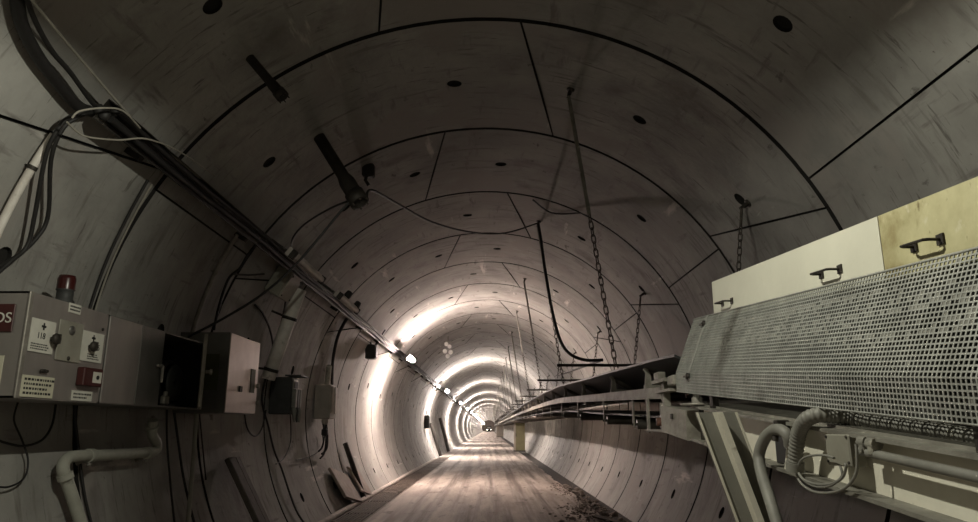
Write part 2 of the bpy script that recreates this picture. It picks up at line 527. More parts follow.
# a few splintered timber offcuts lying on the rubble
for i, (p, q, w, lab) in enumerate((((1.74, 9.6), (2.02, 9.0), .05, 'short broken timber offcut lying on rubble at the right road edge, nearest one'),
                                    ((1.62, 11.5), (1.98, 11.0), .06, 'broken timber offcut lying on rubble at the right road edge, farther one'))):
    b = MB(); p3 = V((p[0], p[1], FZ + .035)); q3 = V((q[0], q[1], FZ - .02))
    a = (q3 - p3).normalized(); sd = a.cross(V((0, 0, 1))).normalized(); up = sd.cross(a)
    b.prism([p3 - sd * w, p3 + sd * w * .8 + a * .05, p3 + sd * w + a * .02 + up * .03, p3 - sd * w + up * .035], q3 - p3)
    tag(b.build('timber_offcut', 'darkwood', at=p3), lab, 'wood')

# ------------------------------------------------------------------ cable tray and lamps on the left
TT0, TT1 = -57.6, -54.5


def tray_pt(th, y, off): return wp(th, y, off)


YT0 = 4.02
tr = thing('cable_tray', wp(-56, YT0, .1), 'dark steel cable tray along the left shoulder of the tunnel', 'cable tray')
b = MB()
yss = [YT0 + i * 2.2 for i in range(16)] + [60, 120, 180, YEND - 1]
er = (V((XC, 0, ZC)) - wp(-56, 0)).normalized()
for (ta, tb, oa, ob) in ((TT0, TT1, .12, .126), (TT0, TT0 + .12, .126, .20), (TT1 - .12, TT1, .126, .20)):
    for i in range(len(yss) - 1):
        y0, y1 = yss[i], yss[i + 1]
        b.hexa([wp(ta, y0, oa), wp(tb, y0, oa), wp(tb, y1, oa), wp(ta, y1, oa), wp(ta, y0, ob), wp(tb, y0, ob), wp(tb, y1, ob), wp(ta, y1, ob)])
b.build('channel', 'tray', tr)
for i in range(24):
    y = Y0 - .6 + i * 2.2
    b = MB()
    b.hexa([wp(-58.4, y, 0), wp(-57.6, y, 0), wp(-57.6, y + .05, 0), wp(-58.4, y + .05, 0), wp(-58.4, y, .13), wp(-57.6, y, .13), wp(-57.6, y + .05, .13), wp(-58.4, y + .05, .13)])
    b.hexa([wp(-57.6, y, .09), wp(-54.5, y, .09), wp(-54.5, y + .05, .09), wp(-57.6, y + .05, .09), wp(-57.6, y, .12), wp(-54.5, y, .12), wp(-54.5, y + .05, .12), wp(-57.6, y + .05, .12)])
    b.build('bracket', 'tray', tr)
# cables lying in the tray
for (th, off, r, lab, m, ya) in ((-55.1, .165, .022, 'thick black power cable lying in the tray, upper one', 'black', 4.1), (-56.4, .16, .026, 'thick black power cable lying in the tray, lower one', 'black', 4.1)):
    b = MB(); pts = []
    y = ya
    while y < 60:
        pts.append(wp(th + .25 * math.sin(y * 1.7 + r * 90), y, off)); y += .8
    pts.append(wp(th, 120, off)); pts.append(wp(th, YEND - 2, off))
    b.tube(pts, r, 6); tag(b.build('power_cable', m, at=wp(th, ya, off)), lab, 'cable')

# lamps below the tray
LOFF = .5
_q = wl(411, 359, LOFF)
LTH, YL1 = math.degrees(math.atan2(_q.x - XC, _q.z - ZC)), _q.y


def make_lamp(y, lit, lab, L=1.35, tm='tube'):
    c = wp(LTH, y, LOFF)
    t = thing('tunnel_lamp', c, lab, 'lamp', 'lit tunnel lamps' if lit else 'unlit tunnel lamps')
    er = (V((XC, 0, ZC)) - V((c.x, 0, c.z))).normalized(); et = V((0, 1, 0)).cross(er)
    ax = (et, V((0, 1, 0)), er)
    if lit: L = .62
    b = MB(); b.box(c - er * (.075 if lit else .025), (.17 if lit else .10, L, .05), ax, bev=.008)
    b.build('housing', 'galv' if lit else 'lampbody', t)
    b = MB()
    if lit: b.lathe([(0, 0), (.03, .006), (.052, .025), (.06, .06), (.06, .44), (.052, .475), (.03, .494), (0, .5)], c + er * .03 - V((0, .25, 0)), (0, 1, 0), 14)
    else: b.tube([c + er * .02 - V((0, L / 2 - .05, 0)), c + er * .02 + V((0, L / 2 - .05, 0))], .038, 10)
    b.build('diffuser', tm if lit else 'lampbody', t)
    for s_ in (() if lit else (-1, 1)):
        e = MB(); e.box(c + er * .015 + V((0, s_ * (L / 2 - .03), 0)), (.1, .05, .09), ax, bev=.01); e.build('end_cap', 'darkmetal' if not lit else 'lampbody', t)
    for s_ in (-.3, .3):
        e = MB(); e.box(c - er * .20 + V((0, s_ * L, 0)), (.03, .03, .32), ax); e.build('clip', 'tray', t)
    return t


make_lamp(7.75, False, 'unlit tube lamp under the tray, nearest to the camera')
make_lamp(10.1, False, 'unlit tube lamp under the tray, behind the nearest one')
for i in range(18):
    lab = ('brightly lit tube lamp under the tray, %s from the camera' % ordn[i]) if i < 5 else 'small bright lit lamp in the far row under the tray'
    make_lamp(YL1 + 16.4 * i, True, lab, 1.35, 'tube' if i < 1 else 'tube_bright')
# clamps on the tray beside the unlit lamps
for k, (px, py, lab) in enumerate(((346, 298, 'small dark cable clamp on top of tray, nearer of two'), (355, 308, 'small dark cable clamp on top of tray, farther of two'))):
    p = wl(px, py, .2); b = MB(); b.lathe([(0, 0), (.05, 0), (.06, .05), (.045, .12), (.02, .13), (0, .13)], p, (.5, 0, .8), 10)
    tag(b.build('cable_clamp', 'black', at=p), lab, 'clamp')
p = wp(-57.2, 4.05, .14); b = MB()
for q in ((0, 0, 0), (.03, .06, .06), (-.03, -.02, .03)): b.lathe([(0, 0), (.028, .01), (.034, .04), (.022, .07), (0, .075)], p + V(q), (.6, .2, .7), 10)
tag(b.build('cable_gland', 'black', at=p), 'dark cable gland cluster at the near end of the tray', 'cable gland')


# ------------------------------------------------------------------ pipes and cables that follow the lining
def wtube(pxs, r, name, m, lab, cat, off=None, n=8, sm=6):
    off = r + .012 if off is None else off
    P = [wl(x, y, o if isinstance(off, list) else off) for (x, y), o in zip(pxs, off if isinstance(off, list) else [0] * len(pxs))]
    b = MB(); b.tube(P, r, n, smoothpath=sm)
    return tag(b.build(name, m, at=P[0]), lab, cat)


def arc(th0, th1, y0, y1, r, off, n=14): return [wp(th0 + (th1 - th0) * i / n, y0 + (y1 - y0) * i / n, off) for i in range(n + 1)]


def pipe_arc(name, th0, th1, y0, y1, r, off, m, lab, clips):
    t = thing(name, wp(th1, y1, off), lab, 'pipe')
    b = MB(); b.tube(arc(th0, th1, y0, y1, r, off), r, 12); b.build('tube', m, t)
    for c in clips:
        th = th0 + (th1 - th0) * c; y = y0 + (y1 - y0) * c
        p = wp(th, y, off); q = wp(th + .6, y, off)
        k = MB(); k.tube([p - (q - p) * .4, p + (q - p) * .4], r * 1.25, 12)
        k.tube([p, wp(th, y, 0)], r * .3, 6); k.build('clip', 'galv' if m != 'white' else 'darkmetal', t)
    return t


pipe_arc('conduit_pipe', -61.8, -92, 3.94, 3.95, .024, .05, 'white', 'white conduit pipe running down lining at the left edge above the cabinets', (.15, .55))
pipe_arc('conduit_pipe', -58.0, -86, 6.79, 6.9, .022, .05, 'galv', 'thin grey conduit pipe curving down from the tray towards the cabinets', (.3, .75))
t = thing('conduit_pipe', wl(268, 380, .26), 'thick white pipe running down from the tray to the dark socket box', 'pipe')
pa, pb = wl(300, 289, .24), wl(268, 379, .26)
b = MB(); b.lathe([(.075, 0), (.085, .0), (.085, (pb - pa).length), (.075, (pb - pa).length), (.075, 0)], pa, pb - pa, 16); b.build('tube', 'white', t)
for c_ in (.33, .90):
    q = pa.lerp(pb, c_); dd_ = (pb - pa).normalized(); k = MB(); k.lathe([(.086, -.02), (.096, -.02), (.096, .02), (.086, .02)], q, dd_, 16)
    n_ = (V((q.x - XC, 0, q.z - ZC))).normalized(); k.tube([q + n_ * .09, q + n_ * .25], .015, 6); k.build('clip', 'darkmetal', t)

b = MB()
wtube([(12, -40), (17, 0), (22, 25), (37, 55), (57, 82), (77, 105), (92, 112)], .035, 'cable_bundle', 'black', 'thick dark cable bundle curving up the vault from the tray end', 'cable', .06, 10)
wtube([(20, -40), (30, 8), (50, 48), (70, 72), (90, 100), (96, 106)], .014, 'power_cable', 'black', 'thin black cable running beside the thick bundle on the vault', 'cable', .1)
wtube([(8, -30), (32, 0), (62, 37), (90, 70), (120, 105), (150, 138), (178, 160), (200, 178)], .008, 'guy_wire', 'cable_grey', 'thin pale wire running up the vault from upper tray edge', 'wire', .16)
wtube([(72, 118), (80, 111), (104, 108), (123, 111), (140, 128)], .006, 'loose_wire', 'cable_grey', 'thin pale wire looped over the tray end', 'wire', .22)
wtube([(67, 122), (76, 131), (88, 137), (118, 140), (147, 139), (180, 152), (215, 176)], .006, 'loose_wire', 'cable_grey', 'thin pale wire trailing along under the tray', 'wire', .21)
wtube([(92, 108), (72, 116), (60, 126), (46, 155), (35, 214), (27, 246), (10, 262), (-8, 278)], .013, 'hanging_cable', 'black', 'black cable hanging from tray end at the left edge, outer one of two', 'cable', .1)
wtube([(94, 110), (76, 118), (62, 130), (51, 160), (48, 216), (35, 240), (14, 258), (-8, 270)], .013, 'hanging_cable', 'black', 'black cable hanging from tray end at the left edge, inner one of two', 'cable', .08)
wtube([(148, 180), (128, 216), (107, 260), (91, 305), (80, 350), (75, 405), (77, 436), (84, 492), (93, 530)], .011, 'ring_cable', 'black', 'black cable following the ring joint behind the cabinets', 'cable')
wtube([(152, 184), (132, 220), (112, 262), (97, 305), (88, 340)], .008, 'ring_cable', 'cable_grey', 'thin pale cable following the ring joint above the cabinets', 'cable')
# loops below the cabinets at the left edge
wtube([(18, 402), (14, 420), (22, 440), (28, 460), (24, 478), (8, 487), (-10, 485)], .006, 'cable_loop', 'black', 'thin black cable loop hanging below cabinet, longest at left edge', 'cable', .05)
wtube([(-10, 437), (6, 443), (24, 446), (42, 440), (52, 425), (56, 403)], .008, 'cable_loop', 'black', 'black cable drooping sideways below the first cabinet', 'cable', .05)
wtube([(167, 404), (167, 440), (171, 490), (176, 535)], .010, 'hanging_cable', 'black', 'black cable hanging below the open cabinet, left one', 'cable', .05)
wtube([(173, 404), (178, 440), (184, 480), (196, 530)], .012, 'hanging_cable', 'black', 'black cable hanging below the open cabinet, right one', 'cable', .06)
wtube([(197, 405), (194, 450), (190, 500), (187, 535)], .022, 'drop_pipe', 'pvc', 'straight grey pipe dropping below the open cabinet', 'pipe', .12)
wtube([(199, 410), (203, 450), (206, 480)], .008, 'hanging_cable', 'black', 'thin black cable curving beside straight grey pipe', 'cable', .03)
# cables around boxes on the left wall
wtube([(255, 305), (262, 312), (270, 330), (273, 350), (267, 372), (262, 400), (268, 425), (274, 450), (282, 470), (296, 510), (310, 530)], .014, 'hanging_cable', 'black', 'black cable hanging beside the thick white pipe down the lining', 'cable', .04)
wtube([(286, 300), (280, 330), (276, 345), (272, 372)], .012, 'hanging_cable', 'black', 'black cable hanging directly behind thick white pipe', 'cable', .05)
wtube([(244, 408), (246, 424), (250, 433), (256, 436), (262, 428), (266, 410)], .010, 'cable_loop', 'black', 'black cable loop hanging under the small steel cabinet', 'cable', .06)
wtube([(290, 412), (291, 430), (290, 444), (284, 458), (276, 464)], .008, 'hanging_cable', 'black', 'thin cable hanging from the dark socket box', 'cable', .05)
wtube([(322, 432), (323, 443), (318, 452), (306, 458), (296, 460)], .008, 'hanging_cable', 'black', 'thin cable drooping from the pale switch box', 'cable', .05)
wtube([(347, 318), (338, 336), (333, 360), (332, 384)], .030, 'hanging_cable', 'black', 'thick black cable from the tray to the pale switch box', 'cable', .05)
wtube([(329, 366), (328, 376), (327, 386)], .05, 'conduit_pipe', 'pvc', 'short grey conduit above the pale switch box', 'pipe', .08)
wtube([(385, 330), (380, 338), (372, 350)], .02, 'hanging_cable', 'black', 'short black cable below the tray by the nearest lit lamp', 'cable', .05)
wtube([(257, 243), (247, 256), (240, 268), (228, 280), (218, 310), (214, 330)], .014, 'hanging_cable', 'black', 'black cable running from tray down to the small steel cabinet', 'cable', .04)
wtube([(232, 274), (248, 275), (264, 274)], .010, 'link_cable', 'black', 'short black cable leading into the grey junction box', 'cable', .05)

# ------------------------------------------------------------------ pipes standing out of the vault
def vault_pipe(p0, p1, r0, r1, lab):
    p0, p1 = V(p0), V(p1); d = (p1 - p0).normalized(); L = (p1 - p0).length
    t = thing('vault_pipe', p0, lab, 'pipe', None)
    b = MB(); b.lathe([(r0, -.1), (r0, L * .6), (r1 * .85, L * .7), (r1 * .85, L * .86)], p0, d, 20); b.build('tube', 'darkmetal', t)
    b = MB(); b.lathe([(r1 * .86, L * .86), (r1, L * .86), (r1, L), (r1 * .72, L), (r1 * .72, L * .88), (0, L * .87)], p0, d, 20); b.build('flange', 'darkmetal', t)
    u = d.orthogonal().normalized(); w = d.cross(u)
    for k in range(6):
        a = k * math.pi / 3; q = p0 + d * L + (u * math.cos(a) + w * math.sin(a)) * r1 * .86
        c = MB(); c.lathe([(0, .02), (r1 * .1, .02), (r1 * .1, 0), (r1 * .1, -.005)], q, d, 6); c.build('bolt', 'chain', t)
    return t


q0 = wl(319, 137); q1 = aY(360, 203, q0.y - .15)
vault_pipe(q0, q1, .06, .095, 'dark flanged pipe sticking out of the vault, farther and larger of two')
q2 = wl(250, 58); q3 = aY(283, 97, q2.y - .02)
vault_pipe(q2, q3, .036, .05, 'dark flanged pipe sticking out of the vault, nearer and smaller of two')


def cable(P, r, name, m, lab, cat='cable', sm=6, n=6):
    b = MB(); b.tube(P, r, n, smoothpath=sm); return tag(b.build(name, m, at=P[0]), lab, cat)


cable([aY(188, 337, 6.5), aY(226, 317, 6.5), aY(264, 293, 6.45), aY(299, 261, 6.4), aY(342, 210, 6.35), q1 + V((-.06, 0, .05))], .012, 'slack_cable', 'black', 'dark cable rising across the tray from cabinets to the larger vault pipe')
cable([wl(291, 250, .16), aY(293, 238, 7.3), aY(305, 224, 7.0), aY(331, 208, 6.6), q1 + V((-.04, .03, .06))], .011, 'slack_cable', 'black', 'dark cable looping from tray up to the larger vault pipe')
cable([q1 + V((.06, 0, .05)), aY(372, 190, 6.6), aY(400, 205, 7.6), aY(432, 222, 8.6), aY(470, 232, 9.4), aY(505, 233, 10.2), wl(538, 223, .06)], .012, 'slack_cable', 'black', 'dark cable sagging across the vault from vault pipe to a conveyor hanger')
wtube([(533, 200), (552, 213), (580, 213)], .012, 'vault_cable', 'black', 'short dark cable clipped to the vault near second conveyor hanger', 'cable', .03)
# fittings beside the larger pipe
p = wl(368, 168, .0); b = MB(); b.box(p + V((.02, -.06, -.06)), (.14, .12, .16), bev=.02); b.tube([p + V((.02, -.1, -.1)), p + V((.0, -.14, -.2)), p + V((.04, -.12, -.26))], .02, 8)
tag(b.build('pipe_bracket', 'darkmetal', at=p), 'small dark bracket on the vault beside larger vault pipe', 'bracket')

# grey junction box pair under the tray
c = wl(283, 284, .12)
t = thing('junction_box', c, 'grey junction box on the lining below the tray', 'junction box')
er = (V((XC, 0, ZC)) - V((c.x, 0, c.z))).normalized(); et = V((0, 1, 0)).cross(er); ax = (et, V((0, 1, 0)), er)
b = MB(); b.box(c, (.34, .42, .2), ax, bev=.012); b.build('housing', 'jbox', t)
b = MB(); b.box(c + er * .11, (.33, .41, .02), ax, bev=.006); b.build('lid', 'boxgrey', t)
for a_, d_ in ((-.13, -.17), (.13, -.17), (-.13, .17), (.13, .17)):
    b = MB(); b.lathe([(0, .008), (.012, .008), (.012, 0)], c + er * .12 + et * a_ + V((0, d_, 0)), er, 8); b.build('screw', 'darkmetal', t)

# ------------------------------------------------------------------ emergency cabinets
XF = -2.55; XB = -2.96
zb, zt = .157, .74
ya, ys_, yb_, ye = 3.82, aX(104, 357, XF).y, 5.49, 6.28
ez = V((0, 0, 1)); eyv = V((0, 1, 0)); exv = V((1, 0, 0))


def shell(y0, y1, xf, xb, z0, z1, t=.012, skip_front=True):
    b = MB()
    b.box(((xb + t / 2), (y0 + y1) / 2, (z0 + z1) / 2), (t, y1 - y0, z1 - z0))
    b.box(((xf + xb) / 2, y0 + t / 2, (z0 + z1) / 2), (xf - xb, t, z1 - z0))
    b.box(((xf + xb) / 2, y1 - t / 2, (z0 + z1) / 2), (xf - xb, t, z1 - z0))
    b.box(((xf + xb) / 2, (y0 + y1) / 2, z0 + t / 2), (xf - xb, y1 - y0, t))
    b.box(((xf + xb) / 2, (y0 + y1) / 2, z1 - t / 2), (xf - xb, y1 - y0, t))
    return b


def on(px, py, d=.0): q = aX(px, py, XF); return V((XF + d, q.y, q.z))


def plate(b, x0, y0, x1, y1, d=.002, th=.004, mi=0):
    p = on(x0, y0); q = on(x1, y1)
    b.box((XF + d + th / 2, (p.y + q.y) / 2, (p.z + q.z) / 2), (th, abs(q.y - p.y), abs(p.z - q.z)), mi=mi)
    return p, q


cab = thing('emergency_cabinet', (XF, ya, zb), 'steel emergency cabinet with red SOS sign and white stickers, nearest on left wall', 'cabinet')
shell(ya, ys_ - .004, XF, XB, zb, zt).build('body', 'steel', cab)
b = MB(); b.box((XF - .006, (ya + ys_) / 2 + .017, (zb + zt) / 2), (.014, ys_ - ya - .042, zt - zb - .008), bev=.003); door = b.build('door', 'steel', cab)
b = MB(); b.box((XF - .002, ya + .018, (zb + zt) / 2), (.02, .036, zt - zb + .004), bev=.004); b.build('corner_post', 'galv', cab)


def rect_on(pxy, name, m, parent, d=.003, th=.004, bev=0):
    x0, y0, x1, y1 = pxy
    p = on((x0 + x1) / 2, (y0 + y1) / 2)
    yl = on(x0, (y0 + y1) / 2).y; yr2 = on(x1, (y0 + y1) / 2).y
    zt_ = on((x0 + x1) / 2, y0).z; zb_ = on((x0 + x1) / 2, y1).z
    cy, cz = (yl + yr2) / 2, (zt_ + zb_) / 2
    b = MB(); b.box((XF + d + th / 2, cy, cz), (th, abs(yr2 - yl), abs(zt_ - zb_)), bev=bev)
    return b.build(name, m, parent), V((XF + d + th + .0006, cy, cz)), abs(yr2 - yl), abs(zt_ - zb_)


def lines(parent, c, w, h, n, name='printed_lines'):
    b = MB()
    for i in range(n):
        z = c.z + h / 2 - h * (i + .5) / n
        x = -w / 2
        rr = random.Random(int(abs(c.y * 1000)) + i)
        end = w / 2 * rr.uniform(.5, 1)
        while x < end:
            ww = rr.uniform(.004, .014) * (w / .14)
            b.box((c.x, c.y + x + ww / 2, z), (.0012, ww, h / n * .5)); x += ww + w * .035
    return b.build(name, 'ink', parent)


def cross(parent, c, s):
    b = MB(); b.box(c, (.0015, s, s * .32)); b.box(c, (.0014, s * .32, s)); return b.build('cross_symbol', 'ink', parent)


st, c, w, h = rect_on((28.5, 319.5, 53.5, 353), 'sticker', 'paper', door); st['label'] = 'white 118 sticker with cross symbol'
cross(door, c + V((0, 0, h * .30)), h * .22); text_part('lettering', '118', h * .27, c + V((0, -w * .06, 0)), eyv, ez, door)
lines(door, c + V((0, -w * .02, -h * .33)), w * .8, h * .22, 3)
st, c, w, h = rect_on((80.5, 332, 102, 362), 'sticker', 'paper', door); st['label'] = 'white 115 sticker with cross symbol'
cross(door, c + V((0, 0, h * .30)), h * .22); text_part('lettering', '115', h * .27, c + V((0, w * .18, 0)), eyv, ez, door)
lines(door, c + V((0, w * .1, -h * .33)), w * .6, h * .22, 3)
_, c, w, h = rect_on((56, 321, 80.5, 362), 'access_panel', 'jbox', door, .002, .008, .003)
b = MB(); b.lathe([(0, .006), (.028, .006), (.03, 0)], c + V((0, 0, h * .28)), exv, 14); b.build('lock', 'steel2', door)
b = MB(); b.lathe([(0, .006), (.012, .006), (.013, 0)], c + V((0, 0, -h * .42)), exv, 10); b.build('lock', 'darkmetal', door)
for (px, py) in ((50, 339), (88, 346.5)):
    q = on(px, py, .004); b = MB(); b.lathe([(.012, 0), (.012, .02), (.03, .022), (.034, .034), (.03, .046), (0, .05)], q, exv, 12); b.box(q + V((.052, 0, 0)), (.012, .012, .055)); b.build('knob', 'darkmetal', door)
q = on(42, 371, .004); b = MB(); b.box(q + V((.01, 0, 0)), (.014, .07, .016), bev=.004); b.lathe([(.01, 0), (.01, .015)], q, exv, 8); b.build('latch', 'darkmetal', door)
st, c, w, h = rect_on((19.5, 376, 52.5, 397.5), 'instruction_label', 'cream_label', door); st['label'] = 'cream instruction label with four printed lines'
lines(door, c, w * .85, h * .85, 4)
st, c, w, h = rect_on((70.5, 391, 91, 401), 'small_label', 'paper', door); lines(door, c, w * .85, h * .7, 2)
st, c, w, h = rect_on((68, 304, 80, 313.5), 'small_label', 'paper', door); lines(door, c, w * .85, h * .7, 2)
st, c, w, h = rect_on((75.5, 368, 95, 386.5), 'call_point', 'red', door, .002, .05, .006); st['label'] = 'red fire call point box'
b = MB(); b.box(c + V((0, w * .18, 0)), (.003, w * .45, h * .6)); k = b.build('call_button_plate', 'paper', door)
b = MB(); b.lathe([(0, .008), (.013, .008), (.013, 0)], c + V((0, w * .18, 0)), exv, 10); b.build('call_button', 'ink', door)
q = on(102, 329.5, .003); b = MB(); b.lathe([(0, .006), (.01, .006), (.01, 0)], q, exv, 8); b.build('bolt', 'darkmetal', cab)
# near end face with the SOS sign
zc_, zh = aY(5, 318, ya).z, .155
xr = aY(14.5, 318, ya).x
b = MB(); b.box((xr - .082, ya - .006, zc_), (.164, .008, zh), bev=.003); sg = b.build('sign', 'red', cab); sg['label'] = 'red SOS sign'
text_part('lettering', 'SOS', .082, V((xr - .078, ya - .0115, zc_ - .002)), exv, ez, cab, 'paper')
q = aY(0, 362, ya); b = MB(); b.box((q.x - .1, ya - .003, q.z - .06), (.24, .004, .19)); b.build('small_label', 'cream_label', cab)
# wall rails carrying the cabinets
rl = MB(); rl.box((-2.985, (ya + ye) / 2, zb + .1), (.05, ye - ya, .05)); rl.box((-2.97, (ya + ye) / 2, zt - .12), (.05, ye - ya, .05))
rl.build('mounting_rail', 'darkmetal', cab)

cb2 = thing('steel_cabinet', (XF, ys_, zb), 'long steel cabinet with closed front and an open black compartment, next to the emergency cabinet', 'cabinet')
b = shell(ys_ + .004, ye, XF, XB, zb, zt); b.box(((XF + XB) / 2, yb_, (zb + zt) / 2), (XF - XB, .012, zt - zb)); b.build('body', 'steel2', cb2)
ymd = aX(138, 365, XF).y
b = MB(); b.box((XF - .003, (ys_ + ymd) / 2 + .006, (zb + zt) / 2), (.014, ymd - ys_ - .016, zt - zb - .006), bev=.003); b.build('front_panel', 'steel', cb2)
b = MB(); b.box((XF - .003, (ymd + yb_) / 2, (zb + zt) / 2), (.014, yb_ - ymd - .008, zt - zb - .006), bev=.003); d1 = b.build('door', 'steel2', cb2)
q = on(158, 370, .006); b = MB(); b.box(q + V((.015, -.02, .03)), (.02, .09, .02), bev=.005); b.box(q + V((.02, .02, -.03)), (.02, .02, .13), bev=.005); b.lathe([(.018, 0), (.018, .02)], q + V((0, .02, .03)), exv, 10); b.build('handle', 'galv', d1)
ins = MB()
ins.box((XB + .02, (yb_ + ye) / 2, (zb + zt) / 2), (.008, ye - yb_ - .03, zt - zb - .03)); ins.box(((XF + XB) / 2, ye - .016, (zb + zt) / 2), (XF - XB - .03, .006, zt - zb - .03)); ins.box(((XF + XB) / 2, (yb_ + ye) / 2, zb + .016), (XF - XB - .03, ye - yb_ - .03, .006))
ins.build('lining_panel', 'inside', cb2)
# hose reel standing in the open compartment
p = V((XB + .22, (yb_ + ye) / 2 + .05, zb + .02)); hr = thing('hose_reel', p, 'dark hose reel inside the open black compartment', 'hose reel')
b = MB()
for k in range(4): b.tube([p + V((-.1 + .05 * k, .17 * math.cos(a * math.pi / 10), .19 + .17 * math.sin(a * math.pi / 10))) for a in range(21)], .024, 6, cap=False)
b.build('hose', 'black', hr)
for s_ in (-.14, .1):
    b = MB(); b.lathe([(.02, 0), (.15, 0), (.15, .01), (.02, .01)], p + V((s_, 0, .19)), exv, 20); b.build('flange', 'boxdark', hr)
b = MB(); b.box(p + V((-.02, 0, .01)), (.26, .12, .02)); b.box(p + V((-.15, 0, .1)), (.012, .05, .19)); b.build('stand', 'boxdark', hr)
# little bottles in the foot of the compartment
q = aX(169, 402, XF); p = V((XF - .05, q.y + .03, zb + .02)); b = MB(); b.box(p + V((0, 0, .04)), (.04, .10, .07), bev=.01); b.lathe([(.02, 0), (.02, .03), (.012, .035), (0, .036)], p + V((0, 0, .075)), ez, 8)
tag(b.build('socket_outlet', 'galv', at=p), 'small pale socket in the foot of the open black compartment', 'socket')
# ajar door of the open compartment
hd = V((XF + .01, ye - .01, 0)); dv = V((.376, -.926, 0)); nv = V((.926, .376, 0))
cen = hd + dv * .36 + ez * ((zb + zt) / 2)
b = MB(); b.box(cen, (.03, .70, zt - zb), (nv, dv, ez), bev=.004); d2 = b.build('door', 'galv', cb2); d2['label'] = 'ajar door seen edge on'
q = hd + dv * .66 + nv * .02 + ez * aY(209, 371, 5.6).z; b = MB(); b.lathe([(.014, 0), (.014, .03), (.022, .032), (.022, .05), (0, .052)], q, nv, 10); b.build('knob', 'galv', d2)

# beacon on top
q = aX(64, 301, -2.72); base = V((-2.72, q.y, zt)); bt = thing('warning_beacon', base, 'red warning beacon standing on the emergency cabinet', 'beacon')
s_ = q.y / 690 * 1.2
b = MB(); b.lathe([(.0, 0), (8 * s_, 0), (8 * s_, 6 * s_), (6.5 * s_, 8 * s_), (6.5 * s_, 15 * s_), (7.5 * s_, 16 * s_), (0, 16 * s_)], base, ez, 16); b.build('base', 'boxdark', bt)
b = MB(); b.lathe([(7 * s_, 16 * s_), (7 * s_, 25 * s_), (6 * s_, 28 * s_), (0, 29 * s_)], base, ez, 16); b.build('lens', 'redlens', bt)

# small cabinet further on
XF2 = -2.45
y0c, y1c = aX(228, 372, XF2).y, aX(258, 376, XF2).y
z0c, z1c = aX(222, 413, XF2).z, aX(228, 331, XF2).z
z0c = .5 * (z0c + aX(253, 414, XF2).z)
cb3 = thing('steel_cabinet', (XF2, y0c, z0c), 'small steel cabinet with bright pinkish front, beyond the open cabinet', 'cabinet')
b = shell(y0c, y1c, XF2 - .012, -2.93, z0c, z1c); b.build('body', 'steel2', cb3)
b = MB(); b.box((-2.69, y0c - .002, (z0c + z1c) / 2 + .0), (.30, .006, (z1c - z0c) * .45)); b.build('side_plate', 'darkgreen', cb3)
b = MB(); b.box((XF2 - .005, (y0c + y1c) / 2, (z0c + z1c) / 2), (.012, y1c - y0c - .01, z1c - z0c - .01), bev=.003); d3 = b.build('door', 'steeldoor', cb3)


def on2(px, py): return aX(px, py, XF2 + .002)


q = on2(240, 389); b = MB(); b.box(q + V((.006, 0, 0)), (.014, .075, .055), bev=.003); b.build('lock', 'darkmetal', d3)
q = on2(252.5, 381); b = MB(); b.box(q + V((.002, 0, 0)), (.006, .13, .24)); b.build('vent_plate', 'darkgreen', d3)
for z in (386, 403):
    q = on2(256.5, z); b = MB(); b.box(q + V((.012, .01, 0)), (.03, .04, .045), bev=.006); b.build('hinge', 'galv', d3)
b = MB(); b.box((-2.955, (y0c + y1c) / 2, (z0c + z1c) / 2), (.05, y1c - y0c, .06)); b.build('mounting_rail', 'darkmetal', cb3)

# grey waste pipe below the cabinets
t = thing('waste_pipe', wl(90, 530, .1), 'grey plastic pipe with elbows below the emergency cabinet', 'pipe')
P = [wl(153, 420, .22), wl(152, 434, .18), wl(157, 443, .13), wl(155, 451, .12), wl(142, 453, .12), wl(110, 455, .12), wl(78, 456, .12), wl(67, 459, .12), wl(63, 469, .12), wl(70, 490, .11), wl(85, 535, .1)]
b = MB(); b.tube(P, .04, 12, smoothpath=5); b.build('tube', 'pvc', t)
for (a_, b_, r_) in ((wl(64.5, 474, .12), wl(66, 479, .12), .052), (wl(92, 455.5, .12), wl(88, 455.7, .12), .05), (wl(146, 453, .12), wl(150, 452.5, .12), .05), (wl(152.3, 426, .21), wl(152, 430, .195), .05)):
    k = MB(); k.tube([a_, b_], r_, 12); k.build('coupling', 'pvc', t)
for px in (90, 147):
    p = wl(px, 455 if px < 100 else 453, .12); k = MB(); k.tube([p + V((0, 0, -.02)), p + V((-.09, 0, -.06))], .014, 8); k.lathe([(0, 0), (.02, 0), (.02, .02), (0, .02)], p + V((.0, 0, -.075)), ez, 8); k.build('clip', 'galv', t)

# ------------------------------------------------------------------ electrical boxes further along
def wall_frame(th):
    e = -V((math.sin(RAD(th)), 0, math.cos(RAD(th))))
    return e, V((0, 1, 0)).cross(e)


def place_box(px, py, d):
    p = wl(px, py, d); return p


